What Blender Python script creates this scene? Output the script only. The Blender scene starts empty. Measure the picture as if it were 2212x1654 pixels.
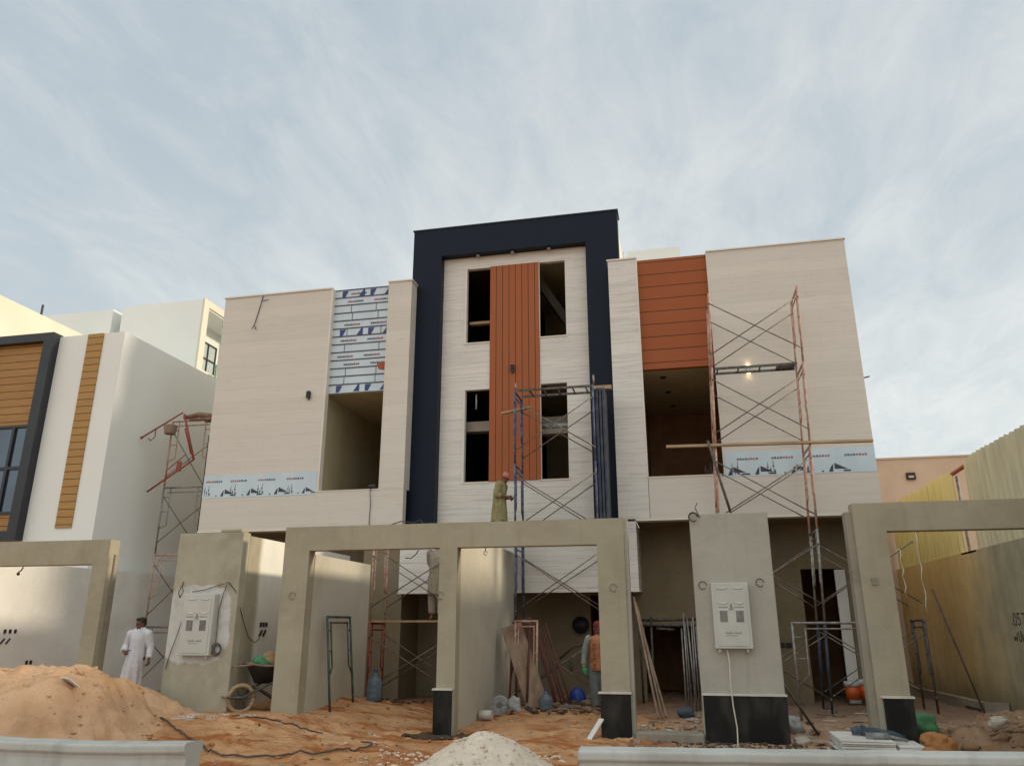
import bpy, bmesh, math, random
from math import sin, cos, pi, radians
from mathutils import Vector, Matrix, noise
random.seed(7)
scene = bpy.context.scene
COL = scene.collection

# ---------------------------------------------------------------- camera
CZ = 1.65
F_PX, PIT, ROLL, YAW = 1651.95, .304743, -.00101, .210358
cam_d = bpy.data.cameras.new("camera"); cam = bpy.data.objects.new("camera", cam_d); COL.objects.link(cam)
cam_d.sensor_width = 36; cam_d.lens = F_PX/2212*36
cam_d.clip_start = .1; cam_d.clip_end = 2000
fw = Vector((-sin(YAW)*cos(PIT), cos(YAW)*cos(PIT), sin(PIT)))
r0 = Vector((cos(YAW), sin(YAW), 0)); u0 = r0.cross(fw)
rr = r0*cos(ROLL)+u0*sin(ROLL); uu = -r0*sin(ROLL)+u0*cos(ROLL)
M = Matrix((rr, uu, -fw)).transposed().to_4x4(); M.translation = (0, 0, CZ)
cam.matrix_world = M
scene.camera = cam

# ---------------------------------------------------------------- light
SUN_AZ, SUN_EL = 7, 15          # degrees from +x towards +y, and above the horizon
scene.view_settings.view_transform = 'Standard'; scene.view_settings.look = 'None'
scene.view_settings.exposure = 0.3; scene.view_settings.gamma = 1
sd = bpy.data.lights.new("sun", 'SUN'); sun = bpy.data.objects.new("sun", sd); COL.objects.link(sun)
sd.energy = 2.2; sd.angle = radians(5.0); sd.color = (1, .86, .66)
S = Vector((cos(radians(SUN_AZ))*cos(radians(SUN_EL)), sin(radians(SUN_AZ))*cos(radians(SUN_EL)), sin(radians(SUN_EL))))
sun.rotation_euler = S.to_track_quat('Z', 'Y').to_euler()
sun.location = (40, 20, 30)

class NT:
    """small node-tree helper"""
    def __init__(s, nt): s.t = nt
    def n(s, typ, **k):
        x = s.t.nodes.new(typ)
        for a, b in k.items():
            if a.startswith('i_'):
                key = a[2:]; key = int(key) if key.isdigit() else key.replace('_', ' ')
                x.inputs[key].default_value = b
            else: setattr(x, a, b)
        return x
    def l(s, a, b): s.t.links.new(a, b)
    def math(s, op, a, b=None, c=None, clamp=False):
        x = s.t.nodes.new('ShaderNodeMath'); x.operation = op; x.use_clamp = clamp
        for i, v in enumerate((a, b, c)):
            if v is None: continue
            if isinstance(v, (int, float)): x.inputs[i].default_value = v
            else: s.l(v, x.inputs[i])
        return x.outputs[0]
    def mix(s, f, a, b, blend='MIX'):
        x = s.t.nodes.new('ShaderNodeMix'); x.data_type = 'RGBA'; x.blend_type = blend; x.clamp_factor = True
        for i, v in ((0, f), (6, a), (7, b)):
            if isinstance(v, (int, float)): x.inputs[i].default_value = v
            elif isinstance(v, (tuple, list)): x.inputs[i].default_value = (*v[:3], 1)
            else: s.l(v, x.inputs[i])
        return x.outputs[2]
    def noise(s, vec, scale, detail=4, rough=.55, dist=0):
        x = s.t.nodes.new('ShaderNodeTexNoise'); x.inputs['Scale'].default_value = scale
        x.inputs['Detail'].default_value = detail; x.inputs['Roughness'].default_value = rough
        x.inputs['Distortion'].default_value = dist
        if vec is not None: s.l(vec, x.inputs['Vector'])
        return x.outputs['Fac']
    def mapv(s, vec, scale=(1, 1, 1), rot=(0, 0, 0), loc=(0, 0, 0)):
        x = s.t.nodes.new('ShaderNodeMapping'); x.inputs['Scale'].default_value = scale
        x.inputs['Rotation'].default_value = rot; x.inputs['Location'].default_value = loc
        s.l(vec, x.inputs['Vector']); return x.outputs[0]
    def ramp(s, f, lo, hi):
        x = s.t.nodes.new('ShaderNodeMapRange'); x.interpolation_type = 'SMOOTHSTEP'
        s.l(f, x.inputs[0]); x.inputs[1].default_value = lo; x.inputs[2].default_value = hi
        return x.outputs[0]

world = bpy.data.worlds.new("World"); scene.world = world; world.use_nodes = True
wt = world.node_tree; wt.nodes.clear(); W = NT(wt)
sky = W.n('ShaderNodeTexSky', sky_type='NISHITA', sun_disc=False, sun_elevation=radians(SUN_EL), sun_rotation=radians(90-SUN_AZ))
sky.air_density = 1.0; sky.dust_density = 1.5; sky.ozone_density = 1.2
tc = W.n('ShaderNodeTexCoord'); sep = W.n('ShaderNodeSeparateXYZ'); W.l(tc.outputs['Generated'], sep.inputs[0])
zz = W.math('ADD', W.math('MAXIMUM', sep.outputs[2], 0.0), .22)
cx = W.math('DIVIDE', sep.outputs[0], zz); cy = W.math('DIVIDE', sep.outputs[1], zz)
cmb = W.n('ShaderNodeCombineXYZ'); W.l(cx, cmb.inputs[0]); W.l(cy, cmb.inputs[1])
v1 = W.mapv(cmb.outputs[0], (1.7, .8, 1), (0, 0, -YAW-.12))
v2 = W.mapv(cmb.outputs[0], (4.6, 2.2, 1), (0, 0, -YAW+.35), (3, 1, 0))
v3 = W.mapv(cmb.outputs[0], (.55, .45, 1), (0, 0, .5), (5, 2, 0))
n1 = W.noise(v1, 1.3, 7, .58, .35); n2 = W.noise(v2, 1.6, 9, .66, .6); n3 = W.noise(v3, 1.1, 4, .5)
den = W.math('ADD', W.math('ADD', W.math('MULTIPLY', n1, .48), W.math('MULTIPLY', n2, .42)), W.math('MULTIPLY', n3, .5))
den = W.math('ADD', den, W.math('ADD', W.math('MULTIPLY', sep.outputs[0], .16), W.math('MULTIPLY', sep.outputs[2], -.10)))
den = W.ramp(den, .45, .83)
hz = W.ramp(sep.outputs[2], .75, .05)
warm = W.mix(hz, (5.6, 5.9, 6.0), (7.1, 7.35, 7.2))         # high cloud is blue grey, low cloud whiter
dark = W.mix(hz, (4.05, 4.75, 5.3), (5.2, 5.75, 5.9))        # thin veil over blue sky
veil = W.mix(.88, sky.outputs[0], dark)
skyc = W.mix(den, veil, warm)
back_fill = W.ramp(sep.outputs[1], .40, -.35)                      # unseen sky behind the camera, brightened as added fill for the facades
skyc = W.mix(back_fill, skyc, (8.3, 8.75, 8.75))
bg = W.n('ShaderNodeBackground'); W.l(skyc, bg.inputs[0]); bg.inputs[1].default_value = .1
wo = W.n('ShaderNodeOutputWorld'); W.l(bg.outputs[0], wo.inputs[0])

# ---------------------------------------------------------------- materials
def newmat(name):
    m = bpy.data.materials.new(name); m.use_nodes = True; m.node_tree.nodes.clear()
    t = NT(m.node_tree); b = t.n('ShaderNodeBsdfPrincipled'); o = t.n('ShaderNodeOutputMaterial')
    t.l(b.outputs[0], o.inputs[0]); return m, t, b
def objco(t): return t.n('ShaderNodeTexCoord').outputs['Object']
def bump(t, b, h, strength=.3, dist=.01):
    x = t.n('ShaderNodeBump'); x.inputs['Strength'].default_value = strength; x.inputs['Distance'].default_value = dist
    t.l(h, x.inputs['Height']); t.l(x.outputs[0], b.inputs['Normal'])
def pm(name, c1, c2=None, scale=4, rough=.7, metal=0, lo=.35, hi=.65, stretch=(1, 1, 1), bmp=0, bscale=60, detail=5, spec=.4):
    m, t, b = newmat(name); c2 = c2 or tuple(v*.8 for v in c1)
    co = objco(t); f = t.ramp(t.noise(t.mapv(co, stretch), scale, detail), lo, hi)
    t.l(t.mix(f, c1, c2), b.inputs['Base Color']); b.inputs['Roughness'].default_value = rough
    b.inputs['Metallic'].default_value = metal; b.inputs['Specular IOR Level'].default_value = spec
    if bmp: bump(t, b, t.noise(co, bscale, 4), bmp, .01)
    return m
def siding(name, base, vein, amount, seam=.30, sw=.012, seamc=.25):
    m, t, b = newmat(name); co = objco(t)
    sp = t.n('ShaderNodeSeparateXYZ'); t.l(co, sp.inputs[0])
    # board rows
    zr = t.math('DIVIDE', sp.outputs[2], seam); row = t.math('FLOOR', zr); fr = t.math('SUBTRACT', zr, row)
    cb = t.n('ShaderNodeCombineXYZ'); t.l(row, cb.inputs[0])
    wn = t.n('ShaderNodeTexWhiteNoise', noise_dimensions='3D'); t.l(cb.outputs[0], wn.inputs[0])
    sft = t.n('ShaderNodeCombineXYZ'); t.l(t.math('MULTIPLY', wn.outputs[0], 40), sft.inputs[0]); t.l(t.math('MULTIPLY', wn.outputs[0], 17), sft.inputs[2])
    va = t.n('ShaderNodeVectorMath', operation='ADD'); t.l(co, va.inputs[0]); t.l(sft.outputs[0], va.inputs[1])
    g = t.noise(t.mapv(va.outputs[0], (.55, .55, 16)), 1.6, 7, .62, .6)
    d = t.noise(t.mapv(va.outputs[0], (1.1, 1.1, 44)), 1.3, 4, .5, .2)
    tone = t.math('MULTIPLY', t.math('SUBTRACT', wn.outputs[0], .5), .07)
    col = t.mix(t.math('MULTIPLY', t.ramp(g, .42, .72), amount), base, vein)
    col = t.mix(t.math('MULTIPLY', t.ramp(d, .62, .70), amount*.9), col, tuple(v*.45 for v in vein))
    br = t.n('ShaderNodeHueSaturation'); t.l(col, br.inputs['Color']); t.l(t.math('ADD', tone, 1.0), br.inputs['Value'])
    big = t.ramp(t.noise(co, .45, 3), .3, .7)
    col = t.mix(t.math('MULTIPLY', big, .10), br.outputs[0], tuple(v*.7 for v in base))
    # seams and butt joints
    jx = t.math('ADD', t.math('DIVIDE', sp.outputs[0], 1.22), t.math('MULTIPLY', wn.outputs[0], 7))
    jf = t.math('FRACT', jx)
    joint = t.math('LESS_THAN', jf, .006)
    sm = t.math('MAXIMUM', t.math('LESS_THAN', fr, sw/seam), t.math('MULTIPLY', joint, .6))
    col = t.mix(t.math('MULTIPLY', sm, seamc), col, (.07, .06, .05))
    t.l(col, b.inputs['Base Color']); b.inputs['Roughness'].default_value = .42; b.inputs['Specular IOR Level'].default_value = .35
    bump(t, b, t.math('SUBTRACT', t.math('MULTIPLY', g, .25), sm), .35, .004)
    return m
def plaster(name, c1, c2, c3, stain=.35):
    """cement render: trowel clouds, run-down stains, fine grain"""
    m, t, b = newmat(name); co = objco(t)
    f1 = t.ramp(t.noise(co, .9, 6, .6, .5), .35, .7); f2 = t.ramp(t.noise(t.mapv(co, (1, 1, 1.6), (.3, .2, .1)), 4.2, 8, .7, .8), .42, .72)
    st = t.ramp(t.noise(t.mapv(co, (5, 5, .5)), 1.2, 5, .6), .5, .8)
    col = t.mix(f1, c1, c2); col = t.mix(t.math('MULTIPLY', f2, .35), col, c3); f5 = t.ramp(t.noise(t.mapv(co, (1, 1, 1), (0, 0, 0), (7, 3, 1)), .55, 5, .65, .3), .55, .66); gr = sum(c1)/3; col = t.mix(t.math('MULTIPLY', f5, .45), col, (gr*1.08, gr*1.03, gr*.93)); col = t.mix(t.math('MULTIPLY', st, stain), col, tuple(v*.72 for v in c2))
    t.l(col, b.inputs['Base Color']); b.inputs['Roughness'].default_value = .92; b.inputs['Specular IOR Level'].default_value = .15
    bump(t, b, t.math('ADD', t.noise(co, 90, 4), t.math('MULTIPLY', f2, .5)), .35, .006)
    return m
def boards(name, c1, c2, gap, axis=2, width=.022, gapc=(.02, .015, .01), rough=.4, grain=.35):
    m, t, b = newmat(name); co = objco(t); sp = t.n('ShaderNodeSeparateXYZ'); t.l(co, sp.inputs[0])
    z = t.math('DIVIDE', sp.outputs[axis], gap); row = t.math('FLOOR', z); fr = t.math('FRACT', z)
    wn = t.n('ShaderNodeTexWhiteNoise', noise_dimensions='1D'); t.l(row, wn.inputs['W'])
    s = (1.2, 1.2, 14) if axis == 2 else (14, 14, 1)
    g = t.ramp(t.noise(t.mapv(co, s), 2, 5), .3, .7)
    col = t.mix(t.math('MULTIPLY', g, grain), c1, c2); col = t.mix(t.math('MULTIPLY', wn.outputs[0], .35), col, c2)
    sm = t.math('LESS_THAN', fr, width/gap)
    col = t.mix(t.math('MULTIPLY', sm, .9), col, gapc)
    t.l(col, b.inputs['Base Color']); b.inputs['Roughness'].default_value = rough; b.inputs['Specular IOR Level'].default_value = .2
    bump(t, b, t.math('SUBTRACT', 1.0, sm), .6, .01)
    return m
MT = {}
MT['siding_l'] = siding('beige_cladding', (.66, .60, .52), (.55, .50, .43), .45, .33, .006, .20)
MT['siding_c'] = siding('white_vein_cladding', (.72, .675, .61), (.44, .41, .36), .62, .30, .008, .30)
MT['trim'] = pm('cream_trim', (.74, .68, .58), (.68, .62, .52), 3, .5)
MT['navy'] = pm('navy_panel', (.0035, .0085, .020), (.003, .0075, .018), 1.2, .5, spec=.2)
MT['rust_h'] = boards('rust_panel', (.34, .095, .030), (.29, .078, .024), .33, 2, .018, rough=.5)
MT['rust_v'] = boards('rust_board', (.36, .108, .038), (.31, .09, .031), .172, 0, .016, rough=.5)
MT['rust'] = pm('rust_red', (.36, .09, .035), (.3, .07, .03))
MT['plaster'] = plaster('cement_plaster', (.385, .345, .250), (.325, .288, .203), (.44, .40, .31))
MT['plaster2'] = plaster('smooth_cement_plaster', (.425, .40, .335), (.355, .335, .275), (.49, .465, .41), .3)
MT['plaster3'] = plaster('fine_render', (.54, .50, .405), (.47, .435, .345), (.60, .56, .47), .25)
MT['white_pl'] = plaster('white_plaster', (.76, .745, .69), (.66, .64, .58), (.8, .78, .73), .15)
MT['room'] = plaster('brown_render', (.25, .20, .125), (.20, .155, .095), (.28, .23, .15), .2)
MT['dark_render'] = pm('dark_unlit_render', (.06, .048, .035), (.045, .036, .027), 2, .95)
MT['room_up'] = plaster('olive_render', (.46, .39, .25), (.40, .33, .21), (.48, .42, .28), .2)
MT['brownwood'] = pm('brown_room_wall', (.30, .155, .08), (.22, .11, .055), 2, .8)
MT['nb_wall'] = pm('neighbour_paint', (.80, .81, .765), (.76, .765, .72), .5, .75, lo=.2, hi=.8, bmp=.1, bscale=120)
MT['cream_paint'] = pm('cream_paint', (.74, .66, .52), (.70, .62, .48), .6, .8)
MT['frame_grey'] = pm('anthracite_frame', (.022, .026, .030), (.018, .021, .026), 2, .4)
MT['oak_h'] = boards('oak_slat', (.42, .235, .085), (.30, .155, .05), .21, 2, .018, (.05, .025, .01), .55, .6)
MT['oak_s'] = boards('oak_strip', (.44, .26, .09), (.34, .19, .06), .19, 2, .018, (.05, .03, .01), .55, .5)
MT['pink'] = pm('pink_render', (.60, .455, .35), (.54, .405, .305), 1.2, .85, bmp=.15)
MT['yellow'] = None
MT['black_stone'] = pm('black_stone', (.007, .007, .006), (.05, .045, .038), 3.2, .45, lo=.40, hi=.85, stretch=(1.3, 1, .6), detail=12, spec=.25)
MT['stone_cap'] = pm('white_stone_cap', (.66, .62, .55), (.52, .48, .42), 6, .6)
MT['film'] = pm('protective_film', (.57, .66, .70), (.51, .60, .645), 2.2, .3, stretch=(1, 1, .4))
MT['film_blue'] = pm('film_blue_print', (.035, .05, .20), (.03, .04, .16), 20, .35)
MT['film_dark'] = pm('film_dark_print', (.05, .05, .075), (.035, .035, .05), 20, .4)
MT['film_red'] = pm('film_red_print', (.36, .06, .06), (.30, .05, .06), 20, .4)
MT['black'] = pm('black_metal', (.012, .012, .013), (.02, .02, .02), 8, .5)
MT['darkgap'] = pm('joint_dark', (.02, .018, .016), (.03, .028, .024), 5, .9)
MT['barrier'] = plaster('whitewashed_concrete', (.52, .525, .49), (.40, .40, .365), (.58, .585, .56), .7)
MT['meter'] = pm('meter_box_plastic', (.53, .525, .47), (.49, .48, .43), 3, .45)
MT['meter_l'] = pm('meter_box_relief', (.62, .62, .57), (.57, .56, .51), 3, .4)
MT['meter_w'] = pm('meter_window', (.13, .125, .11), (.20, .19, .17), 5, .15)
MT['print'] = pm('grey_print', (.26, .25, .23), (.22, .21, .2), 10, .6)
MT['pipe_pink'] = pm('worn_red_paint_pipe', (.40, .19, .14), (.46, .34, .26), 9, .6, lo=.4, hi=.6)
MT['pipe_red'] = pm('red_paint_pipe', (.32, .06, .035), (.20, .05, .035), 7, .55)
MT['pipe_blue'] = pm('blue_paint_pipe', (.045, .06, .12), (.15, .16, .20), 8, .5, lo=.45, hi=.65)
MT['pipe_slate'] = pm('slate_blue_pipe', (.022, .03, .052), (.06, .068, .085), 6, .5, lo=.4, hi=.7)
MT['pipe_oldred'] = pm('old_red_pipe', (.14, .035, .025), (.085, .03, .022), 7, .6)
MT['pipe_dark'] = pm('dark_steel_pipe', (.055, .048, .042), (.13, .115, .10), 10, .5, metal=.3)
MT['pipe_grey'] = pm('galvanised_pipe', (.33, .31, .28), (.2, .18, .16), 9, .45, metal=.5)
MT['pipe_green'] = pm('dark_green_pipe', (.035, .055, .045), (.09, .11, .09), 8, .5)
MT['brace'] = pm('brace_steel', (.12, .10, .085), (.24, .20, .16), 14, .5, metal=.4)
MT['plank'] = pm('timber_plank', (.46, .33, .19), (.33, .22, .12), 3, .8, stretch=(.6, 8, 8), bmp=.3)
MT['plank_old'] = pm('old_timber', (.30, .21, .15), (.20, .13, .085), 3, .85, stretch=(2, 2, .4), bmp=.3)
MT['sack'] = pm('hessian', (.38, .26, .13), (.28, .185, .09), 9, .95, bmp=.6, bscale=80)
MT['sack_green'] = pm('green_woven_sack', (.06, .20, .085), (.09, .26, .13), 7, .7, bmp=.4, bscale=50)
MT['white_cloth'] = pm('white_cotton', (.70, .71, .74), (.62, .63, .67), 4, .9, stretch=(3, 3, .6))
MT['olive_cloth'] = pm('olive_cotton', (.30, .26, .125), (.23, .20, .095), 5, .9, stretch=(4, 4, .6))
MT['beige_cloth'] = pm('beige_cotton', (.30, .255, .19), (.24, .20, .15), 5, .9, stretch=(4, 4, .6))
MT['vest'] = pm('orange_vest', (.42, .18, .085), (.35, .145, .07), 6, .85)
MT['vest_dark'] = pm('vest_pocket', (.28, .085, .04), (.22, .07, .035), 6, .85)
MT['denim'] = pm('grey_trousers', (.17, .185, .18), (.12, .135, .13), 6, .9)
MT['shirt_grey'] = pm('grey_green_shirt', (.28, .31, .29), (.22, .25, .24), 6, .9)
MT['glove'] = pm('green_glove', (.05, .42, .18), (.08, .50, .22), 9, .6)
MT['glove_cuff'] = pm('lime_cuff', (.40, .52, .10), (.32, .46, .08), 9, .7)
MT['skin'] = pm('skin', (.27, .125, .075), (.24, .105, .062), 12, .55)
MT['skin_dark'] = pm('tanned_skin', (.20, .085, .05), (.17, .07, .042), 12, .55)
MT['hair'] = pm('black_hair', (.012, .010, .009), (.022, .017, .014), 30, .6)
MT['cap_pink'] = pm('faded_red_cap', (.50, .18, .15), (.42, .13, .11), 8, .9)
MT['scarf_red'] = pm('red_headscarf', (.22, .03, .03), (.15, .02, .02), 12, .9)
MT['boot'] = pm('blue_boot', (.10, .17, .30), (.08, .13, .22), 8, .5)
MT['shoe'] = pm('dark_sandal', (.05, .035, .025), (.03, .02, .015), 8, .7)
MT['bucket_or'] = pm('orange_bucket', (.62, .11, .02), (.52, .09, .02), 3, .4)
MT['lid'] = pm('white_lid', (.58, .58, .56), (.5, .5, .48), 5, .5)
MT['tub_blue'] = pm('blue_plastic', (.02, .055, .30), (.02, .045, .24), 6, .4)
MT['coil'] = pm('grey_hose_coil', (.42, .43, .42), (.3, .31, .31), 14, .5)
MT['rope'] = pm('white_rope', (.66, .60, .48), (.55, .5, .4), 20, .8)
MT['hose'] = pm('brown_hose', (.075, .055, .045), (.12, .09, .07), 8, .7)
MT['wire'] = pm('black_wire', (.03, .03, .03), (.05, .05, .05), 8, .6)
MT['rock_or'] = pm('clay_lump', (.42, .20, .075), (.32, .14, .05), 4, .95, bmp=.5, bscale=20)
MT['rock_gr'] = pm('pale_rock', (.42, .38, .32), (.33, .29, .24), 4, .95, bmp=.5, bscale=20)
MT['paper'] = pm('white_board', (.72, .71, .67), (.6, .59, .55), 3, .7)
MT['cloth_blue'] = pm('blue_work_cloth', (.075, .105, .13), (.05, .07, .09), 9, .85, bmp=.5, bscale=30)
MT['cloth_grey'] = pm('grey_tool', (.27, .27, .27), (.2, .2, .2), 9, .6)
MT['soil_and_pit_shade'] = pm('dark_soil', (.05, .035, .025), (.10, .06, .035), 9, .95, bmp=.6, bscale=30)  # dark earth, also used to paint the shade of the pedestal pit
MT['mesh_grey'] = plaster('rough_concrete', (.33, .29, .23), (.23, .20, .155), (.4, .36, .3), .5)
MT['green_paint'] = pm('green_pipe', (.05, .26, .10), (.04, .2, .08), 6, .5)
MT['blind'] = pm('pale_curtain', (.50, .56, .55), (.40, .46, .46), 4, .6, stretch=(4, 4, .3))
MT['steel_lamp'] = pm('steel_lamp', (.4, .4, .4), (.3, .3, .3), 5, .3, metal=.7)
MT['mound_tip'] = pm('rubber', (.03, .03, .03))

def glass(name, col, rough, alpha_mix):
    m, t, b = newmat(name); b.inputs['Base Color'].default_value = (*col, 1); b.inputs['Roughness'].default_value = rough
    b.inputs['Specular IOR Level'].default_value = .9; b.inputs['Metallic'].default_value = alpha_mix
    t.l(t.mix(t.ramp(t.noise(objco(t), .6, 2), .3, .7), col, tuple(v*.8 for v in col)), b.inputs['Base Color'])
    return m
MT['glass_nb'] = glass('tinted_window_glass', (.10, .125, .15), .06, .75)
def bottle_mat():
    m, t, b = newmat('blue_bottle_plastic'); b.inputs['Transmission Weight'].default_value = .55
    t.l(t.mix(t.ramp(t.noise(objco(t), 6, 3), .3, .7), (.26, .34, .39), (.20, .27, .32)), b.inputs['Base Color'])
    b.inputs['Roughness'].default_value = .18; b.inputs['IOR'].default_value = 1.3
    return m
MT['bottle'] = bottle_mat()
def emit(name, c, s):
    m, t, b = newmat(name); b.inputs['Base Color'].default_value = (*c, 1); b.inputs['Emission Color'].default_value = (*c, 1); b.inputs['Emission Strength'].default_value = s
    return m
MT['lamp_lit'] = emit('lit_lamp', (1, .72, .38), 9)

def yellow_mat():
    # render wall: yellow paint patch, brown stained part, grey raw cement towards the street (paint bands with soft edges)
    m, t, b = newmat('stained_yellow_wall'); co = objco(t); sp = t.n('ShaderNodeSeparateXYZ'); t.l(co, sp.inputs[0])
    wob = t.math('MULTIPLY', t.math('SUBTRACT', t.noise(co, .9, 5), .5), 3.0)
    y = t.math('ADD', sp.outputs[1], wob)
    f = t.ramp(y, 16.6, 19.2)
    g = t.ramp(t.noise(co, 2.2, 7, .65), .35, .7); st = t.ramp(t.noise(t.mapv(co, (3, 3, .35)), 1.5, 5), .45, .8)
    grey = t.mix(g, (.38, .35, .25), (.31, .285, .20)); yel = t.mix(g, (.66, .49, .24), (.58, .43, .21))
    col = t.mix(f, grey, yel); col = t.mix(t.math('MULTIPLY', st, .3), col, (.16, .13, .08))
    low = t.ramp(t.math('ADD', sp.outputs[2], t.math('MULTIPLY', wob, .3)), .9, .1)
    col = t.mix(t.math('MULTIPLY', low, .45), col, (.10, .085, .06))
    t.l(col, b.inputs['Base Color']); b.inputs['Roughness'].default_value = .95; b.inputs['Specular IOR Level'].default_value = .1
    bump(t, b, g, .3, .01); return m
MT['yellow'] = yellow_mat()
MT['corr'] = pm('cream_corrugated_sheet', (.60, .55, .37), (.50, .455, .30), 2.0, .55, stretch=(3, 3, .5), detail=7)
MT['corr_y'] = pm('yellow_corrugated_sheet', (.68, .60, .27), (.60, .52, .23), 2.0, .5, stretch=(3, 3, .5), detail=7)

def half_white_side(name, axis, edge, soft, ca, cb, zlo=None):
    """plaster wall with one end whiter, beyond a soft wandering edge"""
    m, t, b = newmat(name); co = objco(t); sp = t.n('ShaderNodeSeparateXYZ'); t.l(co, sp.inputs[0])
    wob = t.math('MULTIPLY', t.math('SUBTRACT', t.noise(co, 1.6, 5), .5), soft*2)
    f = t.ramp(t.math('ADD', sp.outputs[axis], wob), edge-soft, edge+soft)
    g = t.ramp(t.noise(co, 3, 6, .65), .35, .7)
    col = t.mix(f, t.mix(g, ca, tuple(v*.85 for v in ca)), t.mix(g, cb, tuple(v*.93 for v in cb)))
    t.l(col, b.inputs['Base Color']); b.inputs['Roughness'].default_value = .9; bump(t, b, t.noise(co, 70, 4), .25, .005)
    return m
MT['side_white'] = half_white_side('half_white_wall', 1, 13.35, .10, (.38, .335, .24), (.78, .75, .67))

def pillar_mat():
    """cement pillar with a patch of white filler round the meter box"""
    m, t, b = newmat('patched_plaster'); co = objco(t); sp = t.n('ShaderNodeSeparateXYZ'); t.l(co, sp.inputs[0])
    w = t.math('MULTIPLY', t.math('SUBTRACT', t.noise(co, 2.6, 7, .65), .5), 1.1)
    dx = t.math('DIVIDE', t.math('ABSOLUTE', t.math('ADD', sp.outputs[0], 8.42)), .66)
    dz = t.math('DIVIDE', t.math('ABSOLUTE', t.math('SUBTRACT', sp.outputs[2], 1.66)), .66)
    d = t.math('ADD', t.math('POWER', dx, 4), t.math('POWER', dz, 4)); d = t.math('ADD', d, t.math('MULTIPLY', w, 2))
    f = t.ramp(d, 1.05, .8)
    g = t.ramp(t.noise(co, 1.3, 6, .6), .35, .7); h = t.ramp(t.noise(co, 5, 5), .4, .7)
    c = t.mix(g, (.39, .36, .265), (.31, .285, .205)); c = t.mix(t.math('MULTIPLY', h, .45), c, (.46, .43, .34))
    wc = t.mix(h, (.56, .55, .51), (.46, .44, .40))
    t.l(t.mix(f, c, wc), b.inputs['Base Color']); b.inputs['Roughness'].default_value = .92
    bump(t, b, t.noise(co, 80, 4), .3, .006); return m
MT['pillar'] = pillar_mat()

def sand_mat(name, a, bb, c, red, sc=1.0):
    m, t, b = newmat(name); co = objco(t)
    f1 = t.ramp(t.noise(co, .55*sc, 6, .6, .8), .4, .62); f2 = t.ramp(t.noise(co, 2.4*sc, 8, .65), .4, .7); f3 = t.ramp(t.noise(co, 14*sc, 6, .7), .55, .75)
    f4 = t.ramp(t.noise(t.mapv(co, (1, 1.8, 1), (0, 0, .4), (4, 1, 0)), .9*sc, 7, .65, 1.0), .5, .68)
    col = t.mix(f1, a, bb); col = t.mix(t.math('MULTIPLY', f4, red), col, c); col = t.mix(t.math('MULTIPLY', f2, .35), col, tuple(v*.75 for v in bb))
    col = t.mix(t.math('MULTIPLY', f3, .35), col, tuple(v*.5 for v in bb))
    t.l(col, b.inputs['Base Color']); b.inputs['Roughness'].default_value = 1; b.inputs['Specular IOR Level'].default_value = .05
    h = t.math('ADD', t.math('MULTIPLY', t.noise(co, 9, 7, .7), 1), t.math('MULTIPLY', t.noise(co, 60, 5, .7), .35))
    bump(t, b, h, .8, .05); return m
def ground_mat():
    """orange sand outside, paler grey-brown dust inside the yard to the right"""
    m, t, b = newmat('desert_sand'); co = objco(t); sp = t.n('ShaderNodeSeparateXYZ'); t.l(co, sp.inputs[0])
    f1 = t.ramp(t.noise(co, .6, 6, .6, .8), .4, .62); f2 = t.ramp(t.noise(co, 2.6, 8, .65), .4, .7); f3 = t.ramp(t.noise(co, 16, 6, .7), .55, .75)
    f4 = t.ramp(t.noise(t.mapv(co, (.7, 1.9, 1), (0, 0, .25), (4, 1, 0)), 1.0, 7, .65, 1.2), .47, .62)
    col = t.mix(f1, (.68, .40, .21), (.58, .31, .15)); col = t.mix(t.math('MULTIPLY', f4, .95), col, (.40, .135, .04))
    wob = t.math('MULTIPLY', t.math('SUBTRACT', t.noise(co, .8, 5), .5), 2.2)
    fx = t.ramp(t.math('ADD', sp.outputs[0], wob), -1.4, .3)
    col = t.mix(t.math('MULTIPLY', fx, .85), col, t.mix(f1, (.50, .36, .26), (.40, .28, .20)))
    col = t.mix(t.math('MULTIPLY', f2, .35), col, (.20, .10, .05)); col = t.mix(t.math('MULTIPLY', f3, .4), col, (.13, .065, .032))
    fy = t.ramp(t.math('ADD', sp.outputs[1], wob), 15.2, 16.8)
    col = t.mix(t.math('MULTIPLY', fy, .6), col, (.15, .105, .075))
    t.l(col, b.inputs['Base Color']); b.inputs['Roughness'].default_value = 1; b.inputs['Specular IOR Level'].default_value = .05
    h = t.math('ADD', t.noise(co, 8, 7, .7), t.math('MULTIPLY', t.noise(co, 55, 5, .7), .4))
    bump(t, b, h, .85, .05); return m
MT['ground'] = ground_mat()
MT['sand'] = sand_mat('heap_sand', (.72, .46, .28), (.64, .39, .22), (.54, .27, .11), .45)
MT['gravel'] = sand_mat('white_gravel', (.84, .72, .585), (.78, .66, .52), (.62, .49, .36), .3, 3)
MT['rubble'] = sand_mat('rubble_earth', (.36, .24, .155), (.28, .18, .11), (.33, .15, .05), .6, 1.6)

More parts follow.
